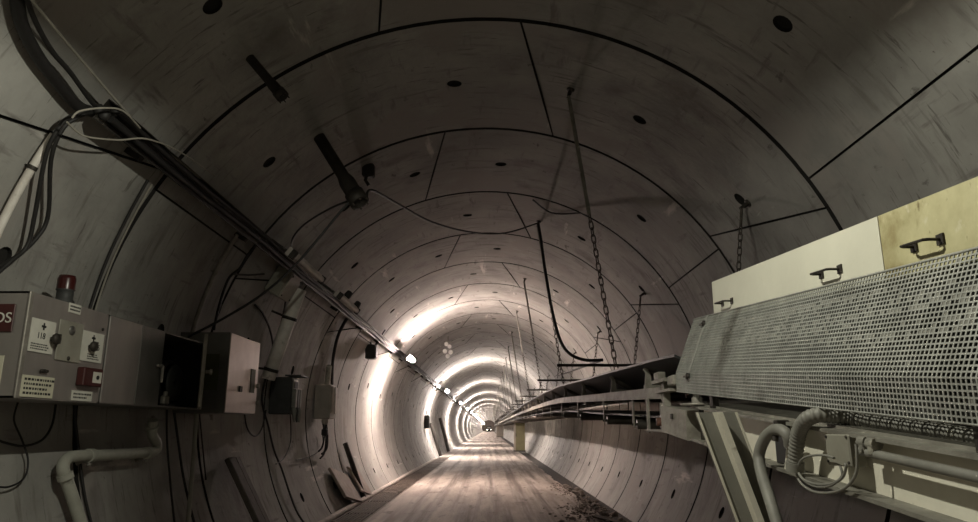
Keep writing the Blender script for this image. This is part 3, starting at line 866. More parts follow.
p = wl(284, 396, .16); w_, h_, d_ = .36, .50, .30
sb = thing('socket_box', p, 'dark socket distribution box with cables on left wall below thick white pipe', 'socket box')
cx = p.x
b = MB(); b.box((cx, p.y, p.z), (d_, w_, h_), bev=.012); b.build('housing', 'boxdark', sb)
b = MB(); b.box((cx + d_ / 2 + .02, p.y, p.z + h_ / 2 + .02), (.22, w_ + .08, .018)); b.build('rain_hood', 'boxdark', sb)
b = MB(); b.box((cx + d_ / 2 + .008, p.y, p.z + h_ * .30), (.012, w_ * .8, h_ * .28)); b.build('window_frame', 'jbox', sb)
b = MB(); b.box((cx + d_ / 2 + .016, p.y - .02, p.z + h_ * .30), (.008, w_ * .45, h_ * .18)); b.build('window_pane', 'inside', sb)
for i in range(3):
    b = MB(); q = V((cx + d_ / 2 + .03, p.y - .12 + .12 * i, p.z - .04)); b.box(q, (.06, .085, .26), bev=.01); b.lathe([(.03, 0), (.036, .05), (.02, .13), (.012, .2)], q + V((.0, 0, -.12)), (0.1, 0, -1), 8); b.build('socket', ('hose', 'boxdark', 'hose')[i], sb)

p = wl(325, 402, .17); w_, h_, d_ = .40, .58, .28
sw = thing('switch_box', p, 'pale grey switch box with cable loops on the left wall', 'switch box')
b = MB(); b.box((p.x, p.y, p.z), (d_, w_, h_), bev=.014); b.build('housing', 'boxgrey', sw)
b = MB(); b.box((p.x + d_ / 2 + .012, p.y, p.z + .03), (.03, w_ * .96, h_ * .8), bev=.01); b.build('door', 'boxgrey', sw)
b = MB(); b.box((p.x + d_ / 2 + .034, p.y, p.z + .03), (.02, .03, h_ * .78)); b.build('centre_strip', 'lampbody', sw)
for i in range(3):
    b = MB(); q = V((p.x + .02, p.y - .13 + .12 * i, p.z - h_ / 2)); b.lathe([(.03, 0), (.035, .04), (.022, .09), (0, .1)], q, (0, 0, -1), 10); b.build('cable_gland', 'boxgrey', sw)
for i, (dy, dz) in enumerate(((-.14, .38), (0, .48), (.11, .42))):
    b = MB(); q = V((p.x + .02, p.y + dy, p.z - h_ / 2 - .08)); b.tube([q, q + V((.03, .01, -dz * .5)), q + V((.02, -.06 + .05 * i, -dz)), q + V((-.03, -.1, -dz * 1.2))], .016, 6, smoothpath=5); b.build('cable', 'black', sw)
b = MB(); b.box((p.x + .05, p.y - .12, p.z - h_ / 2 - .22), (.1, .09, .12), bev=.02); b.build('plug', 'black', sw)
# dark boxes on the far left wall
for (px, py, lab, s_) in ((427, 422, 'small dark box on the far left wall', .5), (371, 352, 'small dark box hanging just below the tray', .26)):
    p = wl(px, py, .12); b = MB(); b.box(p, (.22, s_, s_ * 1.2), bev=.02); b.box(p + V((.12, 0, 0)), (.02, s_ * .8, s_), bev=.006)
    b.tube([p + V((0, 0, s_ * .6)), p + V((-.04, 0, s_ * 1.1))], .02, 6)
    tag(b.build('wall_box', 'boxdark', at=p), lab, 'box')

# boards and poles leaning on the lining at the left
def lean_board(th0, th1, y0, y1, t, m, name, lab, cat='board', n=5, off=.012):
    b = MB()
    for i in range(n):
        a = th0 + (th1 - th0) * i / n; c = th0 + (th1 - th0) * (i + 1) / n
        b.hexa([wp(a, y0, off), wp(c, y0, off), wp(c, y1, off), wp(a, y1, off), wp(a, y0, off + t), wp(c, y0, off + t), wp(c, y1, off + t), wp(a, y1, off + t)])
    return tag(b.build(name, m, at=wp(th1, (y0 + y1) / 2, off)), lab, cat)


def straight_board(P, Q, wid, t, m, name, lab, cat='board'):
    P, Q = V(P), V(Q); a = (Q - P).normalized(); n = V((XC, 0, ZC)) - V((P.x, 0, P.z)); n = (n - a * n.dot(a)).normalized(); s = a.cross(n)
    b = MB(); b.box((P + Q) / 2, (wid, (Q - P).length, t), (s, a, n), bev=min(t, wid) * .15)
    return tag(b.build(name, m, at=Q), lab, cat)


straight_board(wp(-103, 8.0, .10), wp(-123.2, 8.0, .22), .20, .06, 'darkwood', 'board', 'dark timber board leaning on left wall, nearest to the camera')
straight_board(wp(-103, 8.24, .08), wp(-123.0, 8.24, .2), .13, .05, 'darkwood', 'board', 'narrow dark board leaning beside the nearest dark board')
straight_board(wp(-112, 13.3, .06), wp(-123.6, 13.2, .13), 1.2, .05, 'wood', 'board', 'pale board leaning on left wall above kerb, nearer of two')
straight_board(wp(-113, 14.75, .05), wp(-123.6, 14.65, .11), 1.0, .04, 'wood', 'board', 'pale board leaning on left wall above kerb, farther of two')
for (pa, pb, r, lab) in (((345, 443), (367, 491), .05, 'dark pole leaning on left wall just past the pale boards'), ((430.5, 423), (442, 455), .08, 'dark pole leaning on the far left wall, nearer of two'), ((440, 418), (450.5, 451), .09, 'dark pole leaning on the far left wall, farther of two')):
    A_ = wl(*pa, r + .04); B_ = wl(*pb, .12)
    B_ = V((B_.x, A_.y, FZ + .04)); B_.x = max(B_.x, wp(-122, 0, r + .07).x)
    b = MB(); b.tube([A_, B_], r, 8); tag(b.build('pole', 'darkmetal', at=B_), lab, 'pole')

# survey prism cluster hanging from the vault
p = wl(448, 336, 0); t = thing('survey_prism', p, 'shiny prism cluster hanging from the vault near the first lit lamp', 'prism')
b = MB(); b.tube([p + V((0, 0, .05)), p + V((0, 0, -.22))], .02, 8); b.box(p + V((0, 0, -.2)), (.26, .04, .03)); b.build('bracket', 'galv', t)
for (dx, dz, r) in ((-.05, -.28, .07), (.06, -.36, .07), (-.09, -.52, .08), (.10, -.55, .08), (.0, -.68, .08)):
    b = MB(); b.lathe([(0, -.02), (r, -.02), (r, .03), (r * .9, .05), (0, .0)], p + V((dx, -.03, dz)), (0, -1, .1), 14); b.build('prism', 'glass', t)

# ------------------------------------------------------------------ conveyor
SL = .079


def gz(y): return .006 + SL * (y - 1.59)          # base line of the loading section


CX0, CX1 = 1.12, 2.18


def ctop(y):                                       # height of the belt edge
    T = [(3.0, .34), (4.06, .42), (4.75, .45), (5.6, .475), (6.4, .50), (7.85, .54), (9.2, .585), (11.2, .645), (13.5, .68), (17.3, .71), (23.5, .735), (35, .76), (300, .76)]
    for (a, za), (b_, zb_) in zip(T, T[1:]):
        if y <= b_: return za + (zb_ - za) * (y - a) / (b_ - a)
    return T[-1][1]


YB1 = 170.0
cv = thing('belt_conveyor', (1.65, 4.5, 0), 'troughed belt conveyor hanging along the right side of the tunnel', 'conveyor')
ysb = [4.13 + .5 * i for i in range(58)] + [33.5, 36, 40, 50, 70, 100, 140, YB1]
prof = [(CX0 - .03, 0.0), (CX0 + .12, -.075), (CX0 + .28, -.155), (1.65, -.165), (CX1 - .28, -.155), (CX1 - .12, -.075), (CX1 + .03, 0.0)]
b = MB(); n = len(prof)
vs = []
for y in ysb:
    for (x, z) in prof: vs.append((x, y, ctop(y) + z))
for y in ysb:
    for (x, z) in prof: vs.append((x, y, ctop(y) + z - .016))
N1 = len(ysb) * n
fs = []
for a in range(len(ysb) - 1):
    for i in range(n - 1):
        q = (a * n + i, a * n + i + 1, (a + 1) * n + i + 1, (a + 1) * n + i)
        fs.append(q); fs.append(tuple(x + N1 for x in q[::-1]))
    for i in (0, n - 1):
        fs.append((a * n + i, (a + 1) * n + i, (a + 1) * n + i + N1, a * n + i + N1))
fs.append(tuple(range(n)) + tuple(range(N1 + n - 1, N1 - 1, -1)))
b.add(vs, fs); b.build('carrying_belt', 'belt', cv)
b = MB()
vs = []
for y in ysb:
    z = ctop(y) - .375
    vs += [(CX0 + .06, y, z), (CX1 - .06, y, z), (CX1 - .06, y, z - .015), (CX0 + .06, y, z - .015)]
fs = [(a * 4 + i, a * 4 + (i + 1) % 4, (a + 1) * 4 + (i + 1) % 4, (a + 1) * 4 + i) for a in range(len(ysb) - 1) for i in range(4)] + [(0, 1, 2, 3)]
b.add(vs, fs); b.build('return_belt', 'belt', cv)
for x0, s_ in ((CX0, 1), (CX1, -1)):
    b = MB(); vs = []
    ss = [y for y in ysb if y >= 4.3]
    for y in ss:
        z = ctop(y) - .185
        vs += [(x0, y, z), (x0, y, z - .075), (x0 + .05 * s_, y, z - .075), (x0 + .05 * s_, y, z - .068), (x0 + .007 * s_, y, z - .068), (x0 + .007 * s_, y, z - .007), (x0 + .05 * s_, y, z - .007), (x0 + .05 * s_, y, z)]
    b.add(vs, [(a * 8 + i, a * 8 + (i + 1) % 8, (a + 1) * 8 + (i + 1) % 8, (a + 1) * 8 + i) for a in range(len(ss) - 1) for i in range(8)] + [tuple(range(8))])
    b.build('stringer', 'stringer', cv)


def idler(y):
    z = ctop(y)
    zs = z - .185
    b = MB()
    b.box((1.65, y, zs + .012), (CX1 - CX0, .05, .024))
    for x0, s_ in ((CX0, 1), (CX1, -1)):
        pr = [(x0 + .0, zs), (x0 + .055 * s_, zs), (x0 + .045 * s_, zs + .11), (x0 + .03 * s_, z - .055), (x0 + .075 * s_, z - .012), (x0 + .045 * s_, z + .002), (x0 - .008 * s_, z - .05), (x0 + .01 * s_, zs + .11)]
        b.prism([V((x, y - .016, zz)) for x, zz in pr], (0, .012, 0))
    for x in (1.42, 1.88): b.box((x, y, zs + .02), (.012, .05, .05))
    fr = b.build('idler', 'stringer', cv)
    for (xa, za, xb2, zb2) in ((CX0 + .045, z - .055, CX0 + .30, z - .20), (CX0 + .31, z - .215, CX1 - .31, z - .215), (CX1 - .30, z - .20, CX1 - .045, z - .055)):
        yy2 = y + .03
        b = MB(); A_ = V((xa, yy2, za)); B_ = V((xb2, yy2, zb2)); d = (B_ - A_).normalized(); L = (B_ - A_).length
        b.lathe([(0, 0), (.036, 0), (.036, L), (0, L)], A_, d, 12)
        b.lathe([(0, -.003), (.03, -.003), (.03, 0)], A_, d, 12, 1); b.lathe([(.03, L), (.03, L + .003), (0, L + .003)], A_, d, 12, 1)
        b.lathe([(.01, -.02), (.01, L + .02)], A_, d, 6)
        b.build('roller', ['roller', 'rollerend'], fr)
    # return roller with drop brackets
    b = MB()
    for x0 in (CX0 + .012, CX1 - .012): b.box((x0, y + .5, zs - .16), (.01, .05, .23))
    b.tube([(CX0 + .012, y + .5, zs - .18), (CX1 - .012, y + .5, zs - .18)], .008, 6)
    rb = b.build('return_bracket', 'stringer', cv)
    b = MB(); b.lathe([(0, 0), (.04, 0), (.04, CX1 - CX0 - .08), (0, CX1 - CX0 - .08)], V((CX0 + .04, y + .5, z - .375 - .057)), exv, 12); b.lathe([(.012, -.04), (.012, CX1 - CX0 - .04)], V((CX0 + .04, y + .5, z - .375 - .057)), exv, 6)
    b.build('return_roller', 'roller', rb)


yi = [5.12, 6.55] + [8.6 + 2.02 * i for i in range(40)]
for y in yi: idler(y)

# ------- loading section at the near end: perforated guard, casing, beam
hd_ = thing('loading_station', (1.6, 2.6, gz(2.6)), 'loading end of conveyor with perforated guard, white casing panels and cream beam', 'conveyor head')


def gp(s, y, out=0.0):
    """point on the folded guard, s metres up the sheet"""
    if s <= .105: return V((1.08 - out, y, gz(y) + s))
    t = s - .105
    return V((1.08 + .372 * t - out * .93, y, gz(y) + .105 + .928 * t + out * .37))


GY0, GY1 = 1.22, 4.10
py_, ps_ = .0175, .0148
ny = int((GY1 - GY0) / py_); nsx = 30
rg = random.Random(11)
b = MB(); th_ = .003
GM = 3.80                                      # lap joint between the two sheets
for j in range(nsx):
    for i in range(ny):
        y0 = GY0 + i * py_; s0 = j * ps_
        o4 = [(s0, y0), (s0, y0 + py_), (s0 + ps_, y0 + py_), (s0 + ps_, y0)]
        m_ = .16; a = m_ * ps_; c = m_ * py_
        i4 = [(s0 + a, y0 + c), (s0 + a, y0 + py_ - c), (s0 + ps_ - a, y0 + py_ - c), (s0 + ps_ - a, y0 + c)]
        fill = .02
        if 14 <= j <= 25: fill = .55 if j in (15, 17, 18, 20, 22, 24) else .22
        if j in (25, 24): fill = .85 if y0 > 1.9 else .5
        solid = rg.random() < fill * (.65 + .5 * math.sin(y0 * 3 + j))
        vs = [gp(s, y) for s, y in o4] + [gp(s, y) for s, y in i4] + [gp(s, y, -th_) for s, y in i4]
        fs = [(q, q + 4, (q + 1) % 4 + 4, (q + 1) % 4) for q in range(4)] + [(q + 4, q + 8, (q + 1) % 4 + 8, (q + 1) % 4 + 4) for q in range(4)]
        b.add(vs, fs, 0)
        if solid: b.add([gp(s, y, -.0012) for s, y in i4], [(3, 2, 1, 0)], 1)
gd = b.build('perforated_guard', ['guard', 'clog'], hd_)
# second sheet lapped at the far end: cover strip and fasteners
b = MB(); S1 = nsx * ps_
for k in range(6):
    s0, s1 = (.105 + (S1 - .105) * k / 6, .105 + (S1 - .105) * (k + 1) / 6)
    b.hexa([gp(s0, GM, .001), gp(s0, GM + .03, .001), gp(s1, GM + .03, .001), gp(s1, GM, .001), gp(s0, GM, .006), gp(s0, GM + .03, .006), gp(s1, GM + .03, .006), gp(s1, GM, .006)])
b.build('lap_strip', 'guard', gd)
for s in (.09, S1 - .05):
    p = gp(s, GM + .015, .006); b = MB(); b.lathe([(0, .012), (.016, .012), (.018, 0)], p, (-1, 0, .2), 8); b.box(p + V((-.008, .03, 0)), (.01, .05, .008)); b.build('fastener', 'darkmetal', gd)
# raw saw-tooth lower edge and top rim
b = MB()
b.tube([gp(S1, GY0, 0), gp(S1, GY1, 0)], .004, 6); b.tube([gp(0, GY0, 0), gp(0, GY1, 0)], .003, 6); b.build('edge_rim', 'guard', gd)
# casing behind the guard
ysplit = 2.156; XP = 1.25
for (y0, y1, nm, m) in ((ysplit + .004, 3.85, 'casing_panel', 'cream'), (1.0, ysplit, 'casing_panel', 'yellowed')):
    b = MB(); b.hexa([(XP, y0, gz(y0) + .40), (XP + .008, y0, gz(y0) + .40), (XP + .008, y1, gz(y1) + .40), (XP, y1, gz(y1) + .40), (XP, y0, gz(y0) + .612), (XP + .008, y0, gz(y0) + .612), (XP + .008, y1, gz(y1) + .612), (XP, y1, gz(y1) + .612)])
    o = b.build(nm, m, hd_); o['label'] = 'white casing panel' if m == 'cream' else 'yellowed stained casing panel'
b = MB()
b.hexa([(XP + .006, 1.0, gz(1.0) + .60), (2.1, 1.0, gz(1.0) + .60), (2.1, 3.85, gz(3.85) + .60), (XP + .006, 3.85, gz(3.85) + .60), (XP + .006, 1.0, gz(1.0) + .611), (2.1, 1.0, gz(1.0) + .611), (2.1, 3.85, gz(3.85) + .611), (XP + .006, 3.85, gz(3.85) + .611)])
b.hexa([(2.1, 1.0, gz(1.0) + .0), (2.108, 1.0, gz(1.0)), (2.108, 3.85, gz(3.85)), (2.1, 3.85, gz(3.85)), (2.1, 1.0, gz(1.0) + .61), (2.108, 1.0, gz(1.0) + .61), (2.108, 3.85, gz(3.85) + .61), (2.1, 3.85, gz(3.85) + .61)])
b.build('casing_cover', 'cream', hd_)
for (px, py, L) in ((723, 303.5, .16), (822, 274.4, .155), (915, 247, .135)):
    p = aX(px, py, XP); p1 = p + V((0, -L * .9, 0)); dz = -SL * L * .9
    p1.z = p.z + dz
    b = MB(); r_ = .0045
    b.tube([p + V((.004, 0, 0)), p + V((-.036, 0, 0)), p + V((-.046, -.010, -.001))], r_, 8)
    b.tube([p + V((-.046, -.008, -.001)), p1 + V((-.046, .008, .001))], r_, 8)
    b.tube([p1 + V((.004, 0, 0)), p1 + V((-.036, 0, 0)), p1 + V((-.046, .010, .001))], r_, 8)
    for q in (p, p1): b.box(q + V((-.003, 0, 0)), (.006, .03, .03))
    b.build('handle', 'darkmetal', hd_)
# drum and a near-black backing sheet, shadow behind the guard put into its colour
b = MB(); b.lathe([(0, 0), (.14, 0), (.14, .72), (0, .72)], V((1.30, 2.0, gz(2.0) + .19)), exv, 24); b.lathe([(.03, -.12), (.03, .85)], V((1.30, 2.0, gz(2.0) + .19)), exv, 10); b.build('drum', 'roller', hd_)
b = MB()
y0, y1 = 1.0, 3.9
b.hexa([(1.30, y0, gz(y0) - .03), (1.315, y0, gz(y0) - .03), (1.315, y1, gz(y1) - .03), (1.30, y1, gz(y1) - .03), (1.30, y0, gz(y0) + .58), (1.315, y0, gz(y0) + .58), (1.315, y1, gz(y1) + .58), (1.30, y1, gz(y1) + .58)])
b.build('dark_backing', 'inside', hd_)
# beam: an I section on its side faces the road
def bz(y): return gz(y) - .065


BY0, BY1 = 1.0, 3.86


def bar(b, x0, x1, z0, z1, y0=BY0, y1=BY1, mi=0, zf=bz):
    b.hexa([(x0, y0, zf(y0) + z0), (x1, y0, zf(y0) + z0), (x1, y1, zf(y1) + z0), (x0, y1, zf(y1) + z0), (x0, y0, zf(y0) + z1), (x1, y0, zf(y0) + z1), (x1, y1, zf(y1) + z1), (x0, y1, zf(y1) + z1)], mi)


b = MB(); bar(b, 1.08, 1.21, -.012, 0); tf = b.build('top_flange', 'beamgrey', hd_)
b = MB(); bar(b, 1.14, 1.15, -.172, -.012); b.build('beam_web', 'beamcream', hd_)
b = MB(); bar(b, 1.075, 1.21, -.184, -.172); b.build('bottom_flange', 'beamgrey', hd_)
b = MB(); bar(b, 1.12, 2.1, .0, .010); b.build('deck_plate', 'beamgrey', hd_)
b = MB(); bar(b, 2.05, 2.06, -.184, 0); b.build('beam_web', 'beamcream', hd_)
for y in (2.66,):
    b = MB(); b.hexa([(1.082, y, bz(y) - .172), (1.14, y, bz(y) - .172), (1.14, y + .01, bz(y) - .172), (1.082, y + .01, bz(y) - .172), (1.11, y, bz(y) - .012), (1.14, y, bz(y) - .012), (1.14, y + .01, bz(y) - .012), (1.11, y + .01, bz(y) - .012)]); b.build('stiffener', 'beamcream', hd_)
for (y0, y1) in ((3.26, 3.0),):
    b = MB(); b.box((1.132, 2.77, bz(2.77) - .10), (.012, .15, .13)); b.build('dark_web_plate', 'inside', hd_)  # near-black plate stands for a shadowed opening in the web
# posts between deck and guard
for y in (3.55, 1.62):
    b = MB(); b.box((1.12, y, bz(y) + .04), (.03, .05, .09)); b.build('post', 'darkmetal', hd_)
# end plate box and spindle at the far end
b = MB()
b.hexa([(1.07, 3.90, bz(3.9) - .19), (1.21, 3.90, bz(3.9) - .19), (1.21, 4.46, bz(4.46) - .19), (1.07, 4.46, bz(4.46) - .19), (1.07, 3.90, bz(3.9) - .03), (1.21, 3.90, bz(3.9) - .03), (1.21, 4.46, bz(4.46) - .03), (1.07, 4.46, bz(4.46) - .03)])
b.build('end_box', 'stringer', hd_)
b = MB(); b.box((1.064, 4.18, bz(4.18) - .08), (.01, .03, .03)); b.build('bolt', 'darkmetal', hd_)
b = MB(); p = V((1.11, 3.80, bz(3.8) + .0)); b.lathe([(.0, 0), (.09, 0), (.09, .012), (.03, .014), (.03, .04), (.022, .045), (.022, .075), (0, .08)], p, ez, 14); b.build('adjusting_nut', 'galv', hd_)
b = MB(); p = V((1.11, 3.74, bz(3.74) - .17)); b.lathe([(.012, 0), (.012, .16)], p, ez, 10); b.build('spindle', 'darkmetal', hd_)
# drive end frame beyond the guard: stub post, cross plate, bearing
b = MB(); z = bz(4.5)
b.box((1.10, 4.42, z + .04), (.04, .05, .16)); b.box((1.10, 4.44, z + .115), (.09, .34, .022)); b.box((1.09, 4.36, z + .05), (.06, .36, .016)); b.box((1.09, 4.17, z + .10), (.05, .14, .06), bev=.008); b.box((1.09, 4.52, z + .15), (.05, .12, .05), bev=.006)
b.build('bearing_post', 'stringer', hd_)
b = MB(); b.lathe([(0, 0), (.055, 0), (.055, .9), (0, .9)], V((1.14, 4.75, ctop(4.75) - .41)), exv, 14); b.lathe([(0, -.03), (.028, -.03), (.028, 0)], V((1.14, 4.75, ctop(4.75) - .41)), exv, 10, 1); b.build('snub_roller', ['galv', 'rollerend'], hd_)
b = MB()
for y in (4.52, 5.0): b.box((1.11, y, ctop(4.9) - .37), (.014, .045, .24))
b.box((1.11, 4.76, ctop(4.9) - .47), (.05, .5, .014)); b.build('roller_hanger', 'stringer', hd_)
b = MB(); b.lathe([(.02, 0), (.028, .01), (.028, .07), (.016, .08), (.016, .11)], V((1.13, 4.62, ctop(4.6) - .36)), ez, 10); b.build('tension_bolt', 'galv', hd_)
# leg, splayed out towards the lining
YL = 2.88
A0 = aY(715, 411, YL); q = aY(757, 522, YL); d = (q - A0).normalized()
A0 = A0 + V((0, 0, -.005)); Lg = (FZ + .02 - A0.z) / d.z; A1 = A0 + d * Lg
nrm = V((0, -1, 0)); sd = d.cross(nrm).normalized()
tl_ = [A0 + sd * w_ + d * (-(sd * w_).z / d.z) for w_ in (-.075, .075)]      # cut level under the flange
bl_ = [A1 + sd * w_ + d * (-(sd * w_).z / d.z) for w_ in (-.075, .075)]
b = MB(); b.prism([tl_[0], tl_[1], bl_[1], bl_[0]], (0, .012, 0)); b.build('leg_plate', 'leg_shaded', hd_)
b = MB(); c0 = [A0 + sd * w_ + d * (-(sd * w_).z / d.z) for w_ in (-.011, .011)]; c1 = [A1 + sd * w_ + d * (-(sd * w_).z / d.z) for w_ in (-.011, .011)]
b.prism([c0[0], c0[1], c1[1], c1[0]], (0, -.06, 0)); b.build('leg_rib', 'beamcream', hd_)
for s_ in (0, 1):
    b = MB(); b.prism([tl_[s_], tl_[s_] + V((.007, 0, 0)), bl_[s_] + V((.007, 0, 0)), bl_[s_]], (0, -.012, 0)); b.build('leg_edge', 'beamcream', hd_)
b = MB(); b.box(A1 + V((-.03, 0, -.01)), (.30, .18, .02), bev=.004); b.build('foot_plate', 'beamgrey', hd_)
b = MB(); b.tube([V((2.02, YL, bz(YL) - .184)), V((2.02, YL, FZ - .12))], .05, 8); b.build('rear_leg', 'leg_shaded', hd_)
b = MB(); b.box((1.18, 1.2, (FZ + bz(1.2) - .184) / 2), (.10, .10, bz(1.2) - .184 - FZ)); b.build('rear_leg', 'leg_shaded', hd_)
# conduit along beam + clamps
b = MB(); yA = aX(855, 447, 1.07).y
b.tube([(1.085, yA, bz(yA) - .048), (1.085, 1.0, bz(1.0) - .052)], .013, 10); cd = b.build('conduit', 'hose', hd_)
for y in (yA - .03, 2.04):
    k = MB(); k.box((1.085, y, bz(y) - .03), (.03, .025, .045), bev=.004); k.tube([(1.085, y - .02, bz(y) - .02), (1.085, y + .02, bz(y) - .02)], .018, 8); k.build('conduit_clamp', 'beamgrey', cd)
# junction box on the beam
p0 = aX(832, 437, 1.085); p1_ = aX(857, 468, 1.085)
b = MB(); b.box((1.10, (p0.y + p1_.y) / 2 + .02, (p0.z + p1_.z) / 2 + .005), (.05, .15, .095), bev=.004); jb = b.build('terminal_box', 'jbox', hd_)
for sy in (-.065, .065):
    for sz in (-.035, .04):
        k = MB(); k.lathe([(0, .003), (.005, .003), (.005, 0)], V((1.0748, (p0.y + p1_.y) / 2 + .02 + sy, (p0.z + p1_.z) / 2 + .005 + sz)), (-1, 0, 0), 8); k.build('screw', 'darkmetal', jb)


def ptube(pxs, X, r, name, m, lab, cat, n=8, sm=6, ridge=None):
    P = [aX(x, y, X[i] if isinstance(X, list) else X) for i, (x, y) in enumerate(pxs)]
    b = MB()
    if ridge:
        # resample and give the hose its corrugation
        Q = []
        for i in range(len(P) - 1):
            g = [P[max(i - 1, 0)], P[i], P[i + 1], P[min(i + 2, len(P) - 1)]]
            for k in range(24):
                t = k / 24
                Q.append(.5 * ((2 * g[1]) + (g[2] - g[0]) * t + (2 * g[0] - 5 * g[1] + 4 * g[2] - g[3]) * t * t + (3 * g[1] - g[0] - 3 * g[2] + g[3]) * t ** 3))
        Q.append(P[-1])
        L = [0]
        for a, c in zip(Q, Q[1:]): L.append(L[-1] + (c - a).length)
        step = ridge / 4; out = []; rr = []; i = 0; s = 0.0; k = 0
        while s < L[-1]:
            while L[i + 1] < s: i += 1
            t = (s - L[i]) / max(L[i + 1] - L[i], 1e-9)
            out.append(Q[i].lerp(Q[i + 1], t)); rr.append(r * (1.0, 1.12, 1.12, 1.0)[k % 4]); k += 1; s += step
        b.tube(out, rr, 14)
    else:
        b.tube(P, r, n, smoothpath=sm)
    return tag(b.build(name, m, at=P[0]), lab, cat)


ptube([(795, 466), (796, 450), (799, 432), (806, 420), (818, 415), (836, 416), (862, 420), (900, 426), (950, 434), (1000, 444)],
      [1.055, 1.055, 1.055, 1.055, 1.08, 1.13, 1.19, 1.20, 1.20, 1.20], .023, 'corrugated_hose', 'hose', 'grey corrugated hose bending over the cream beam below the guard', 'hose', ridge=.014)
ptube([(795, 462), (795, 471)], 1.055, .031, 'hose_cuff', 'hose', 'grey cuff at the lower end of corrugated hose', 'cuff', 12, 2)
ptube([(790, 446), (788, 436), (781, 430), (772, 431), (764, 440), (759, 456), (762, 475), (770, 500), (779, 530), (786, 560)],
      [1.07, 1.06, 1.05, 1.04, 1.03, 1.02, 1.01, 1.0, 1.0, 1.0], .021, 'smooth_hose', 'hose', 'smooth grey hose curving down beside the conveyor leg', 'hose', 12)
b = MB(); p = aX(779, 427, 1.06); b.box(p + V((.01, 0, 0)), (.05, .03, .05), bev=.004); b.tube([p + V((-.01, 0, -.01)), p + V((-.02, .0, -.05))], .012, 8)
tag(b.build('hose_clip', 'darkmetal', at=p), 'dark clip holding the smooth grey hose on beam', 'clip')
for i, (pp, r, lab) in enumerate(((((796, 470), (800, 482), (812, 491), (828, 493), (845, 488), (856, 474), (857, 455), (856, 444)), .0045, 'thin grey cable loop below terminal box, lowest of the loops'),
                             (((797, 470), (803, 479), (815, 484), (830, 484), (842, 478), (846, 467), (845, 464)), .0045, 'thin grey cable loop below terminal box, middle loop'),
                             (((798, 470), (800, 462), (806, 457), (818, 455), (828, 456), (834, 458)), .0040, 'thin grey cable bending up into the terminal box side'),
                             (((797, 471), (806, 482), (818, 487), (832, 485), (842, 476), (840, 466)), .0040, 'thin grey cable loop below terminal box, innermost loop'))):
    ptube(pp, 1.055, r, 'cable_loop', 'hose', lab, 'cable', 7)
# ------------------------------------------------------------------ hangers carrying the belt
def make_hanger(y, lab, dz=0.0, bar_on=True):
    zc2 = ctop(y)
    topL = wp(16, y, .0); topR = wp(55, y, .0)
    botL = V((CX0 + .02, y + .05, zc2 - .02)); botR = V((CX1 - .0, y + .05, zc2 - .02))
    t = thing('conveyor_hanger', topL, lab, 'hanger', 'hangers carrying the conveyor')
    for tp, bt_, side, fr in ((topL, botL, 0, .45), (topR, botR, 1, .12)):
        n_ = (V((XC, 0, ZC)) - V((tp.x, 0, tp.z))).normalized()
        b = MB(); b.lathe([(0, .012), (.04, .012), (.04, 0)], tp, n_, 12); b.lathe([(0, .05), (.02, .045), (.022, .012)], tp + V((.0, .03, 0)), n_, 8)
        b.tube([tp + n_ * .0, tp + n_ * .1], .016, 8)
        b.build('anchor', 'darkmetal', t)
        st_ = tp + n_ * .08; d = (bt_ - st_)
        rodend = st_ + d * fr
        b = MB(); b.tube([st_, rodend], .019 if side == 0 else .014, 8); b.build('rod', 'beamgrey' if side == 0 else 'chain', t)
        L = (bt_ - rodend).length; dd = (bt_ - rodend).normalized(); ll = .085; nl = max(3, int(L / (ll * .78)))
        b = MB()
        for i in range(nl):
            b.link(rodend + dd * (L * (i + .5) / nl), dd, (1, .3, 0) if i % 2 else (-.3, 1, 0), L / nl * 1.26, .038, .0062)
        b.build('chain', 'chain', t)
    if bar_on:
        b = MB(); zb2 = zc2 + .30
        f = (zb2 - botL.z) / (topL.z - botL.z); xl = botL.x + (topL.x - botL.x) * f - .06
        f2 = (zb2 - botR.z) / (topR.z - botR.z); xr2 = botR.x + (topR.x - botR.x) * f2 + .08
        b.box(((xl + xr2) / 2, y + .03, zb2), (xr2 - xl, .04, .04)); b.build('crossbar', 'darkmetal', t)
    return t


hy = [Y0 + RW / 2 + 2 * RW * i for i in range(30)]
for i, y in enumerate(hy):
    lab = ('rod and chain hanger carrying the conveyor, %s from the camera' % ordn[i]) if i < 7 else 'thin hanger in the far row above the conveyor'
    make_hanger(y - (.08 if i == 0 else 0), lab, bar_on=i > 0)
cable([wl(538, 223, .05), aY(541, 240, 10.7), aY(545, 270, 10.65), aY(552, 310, 10.6), aY(560, 340, 10.6), aY(570, 354, 10.6), aY(585, 360, 10.6), aY(603, 360, 10.6)], .024, 'hanging_hose', 'black', 'thick black hose hanging from vault beside the second conveyor hanger')
b = MB(); A_ = aY(558, 375.5, 15.1); B_ = aY(600, 361, 10.72); b.tube([A_, B_], .018, 6); tag(b.build('brace_rod', 'darkmetal', at=A_), 'slanting dark brace rod above the conveyor', 'rod')
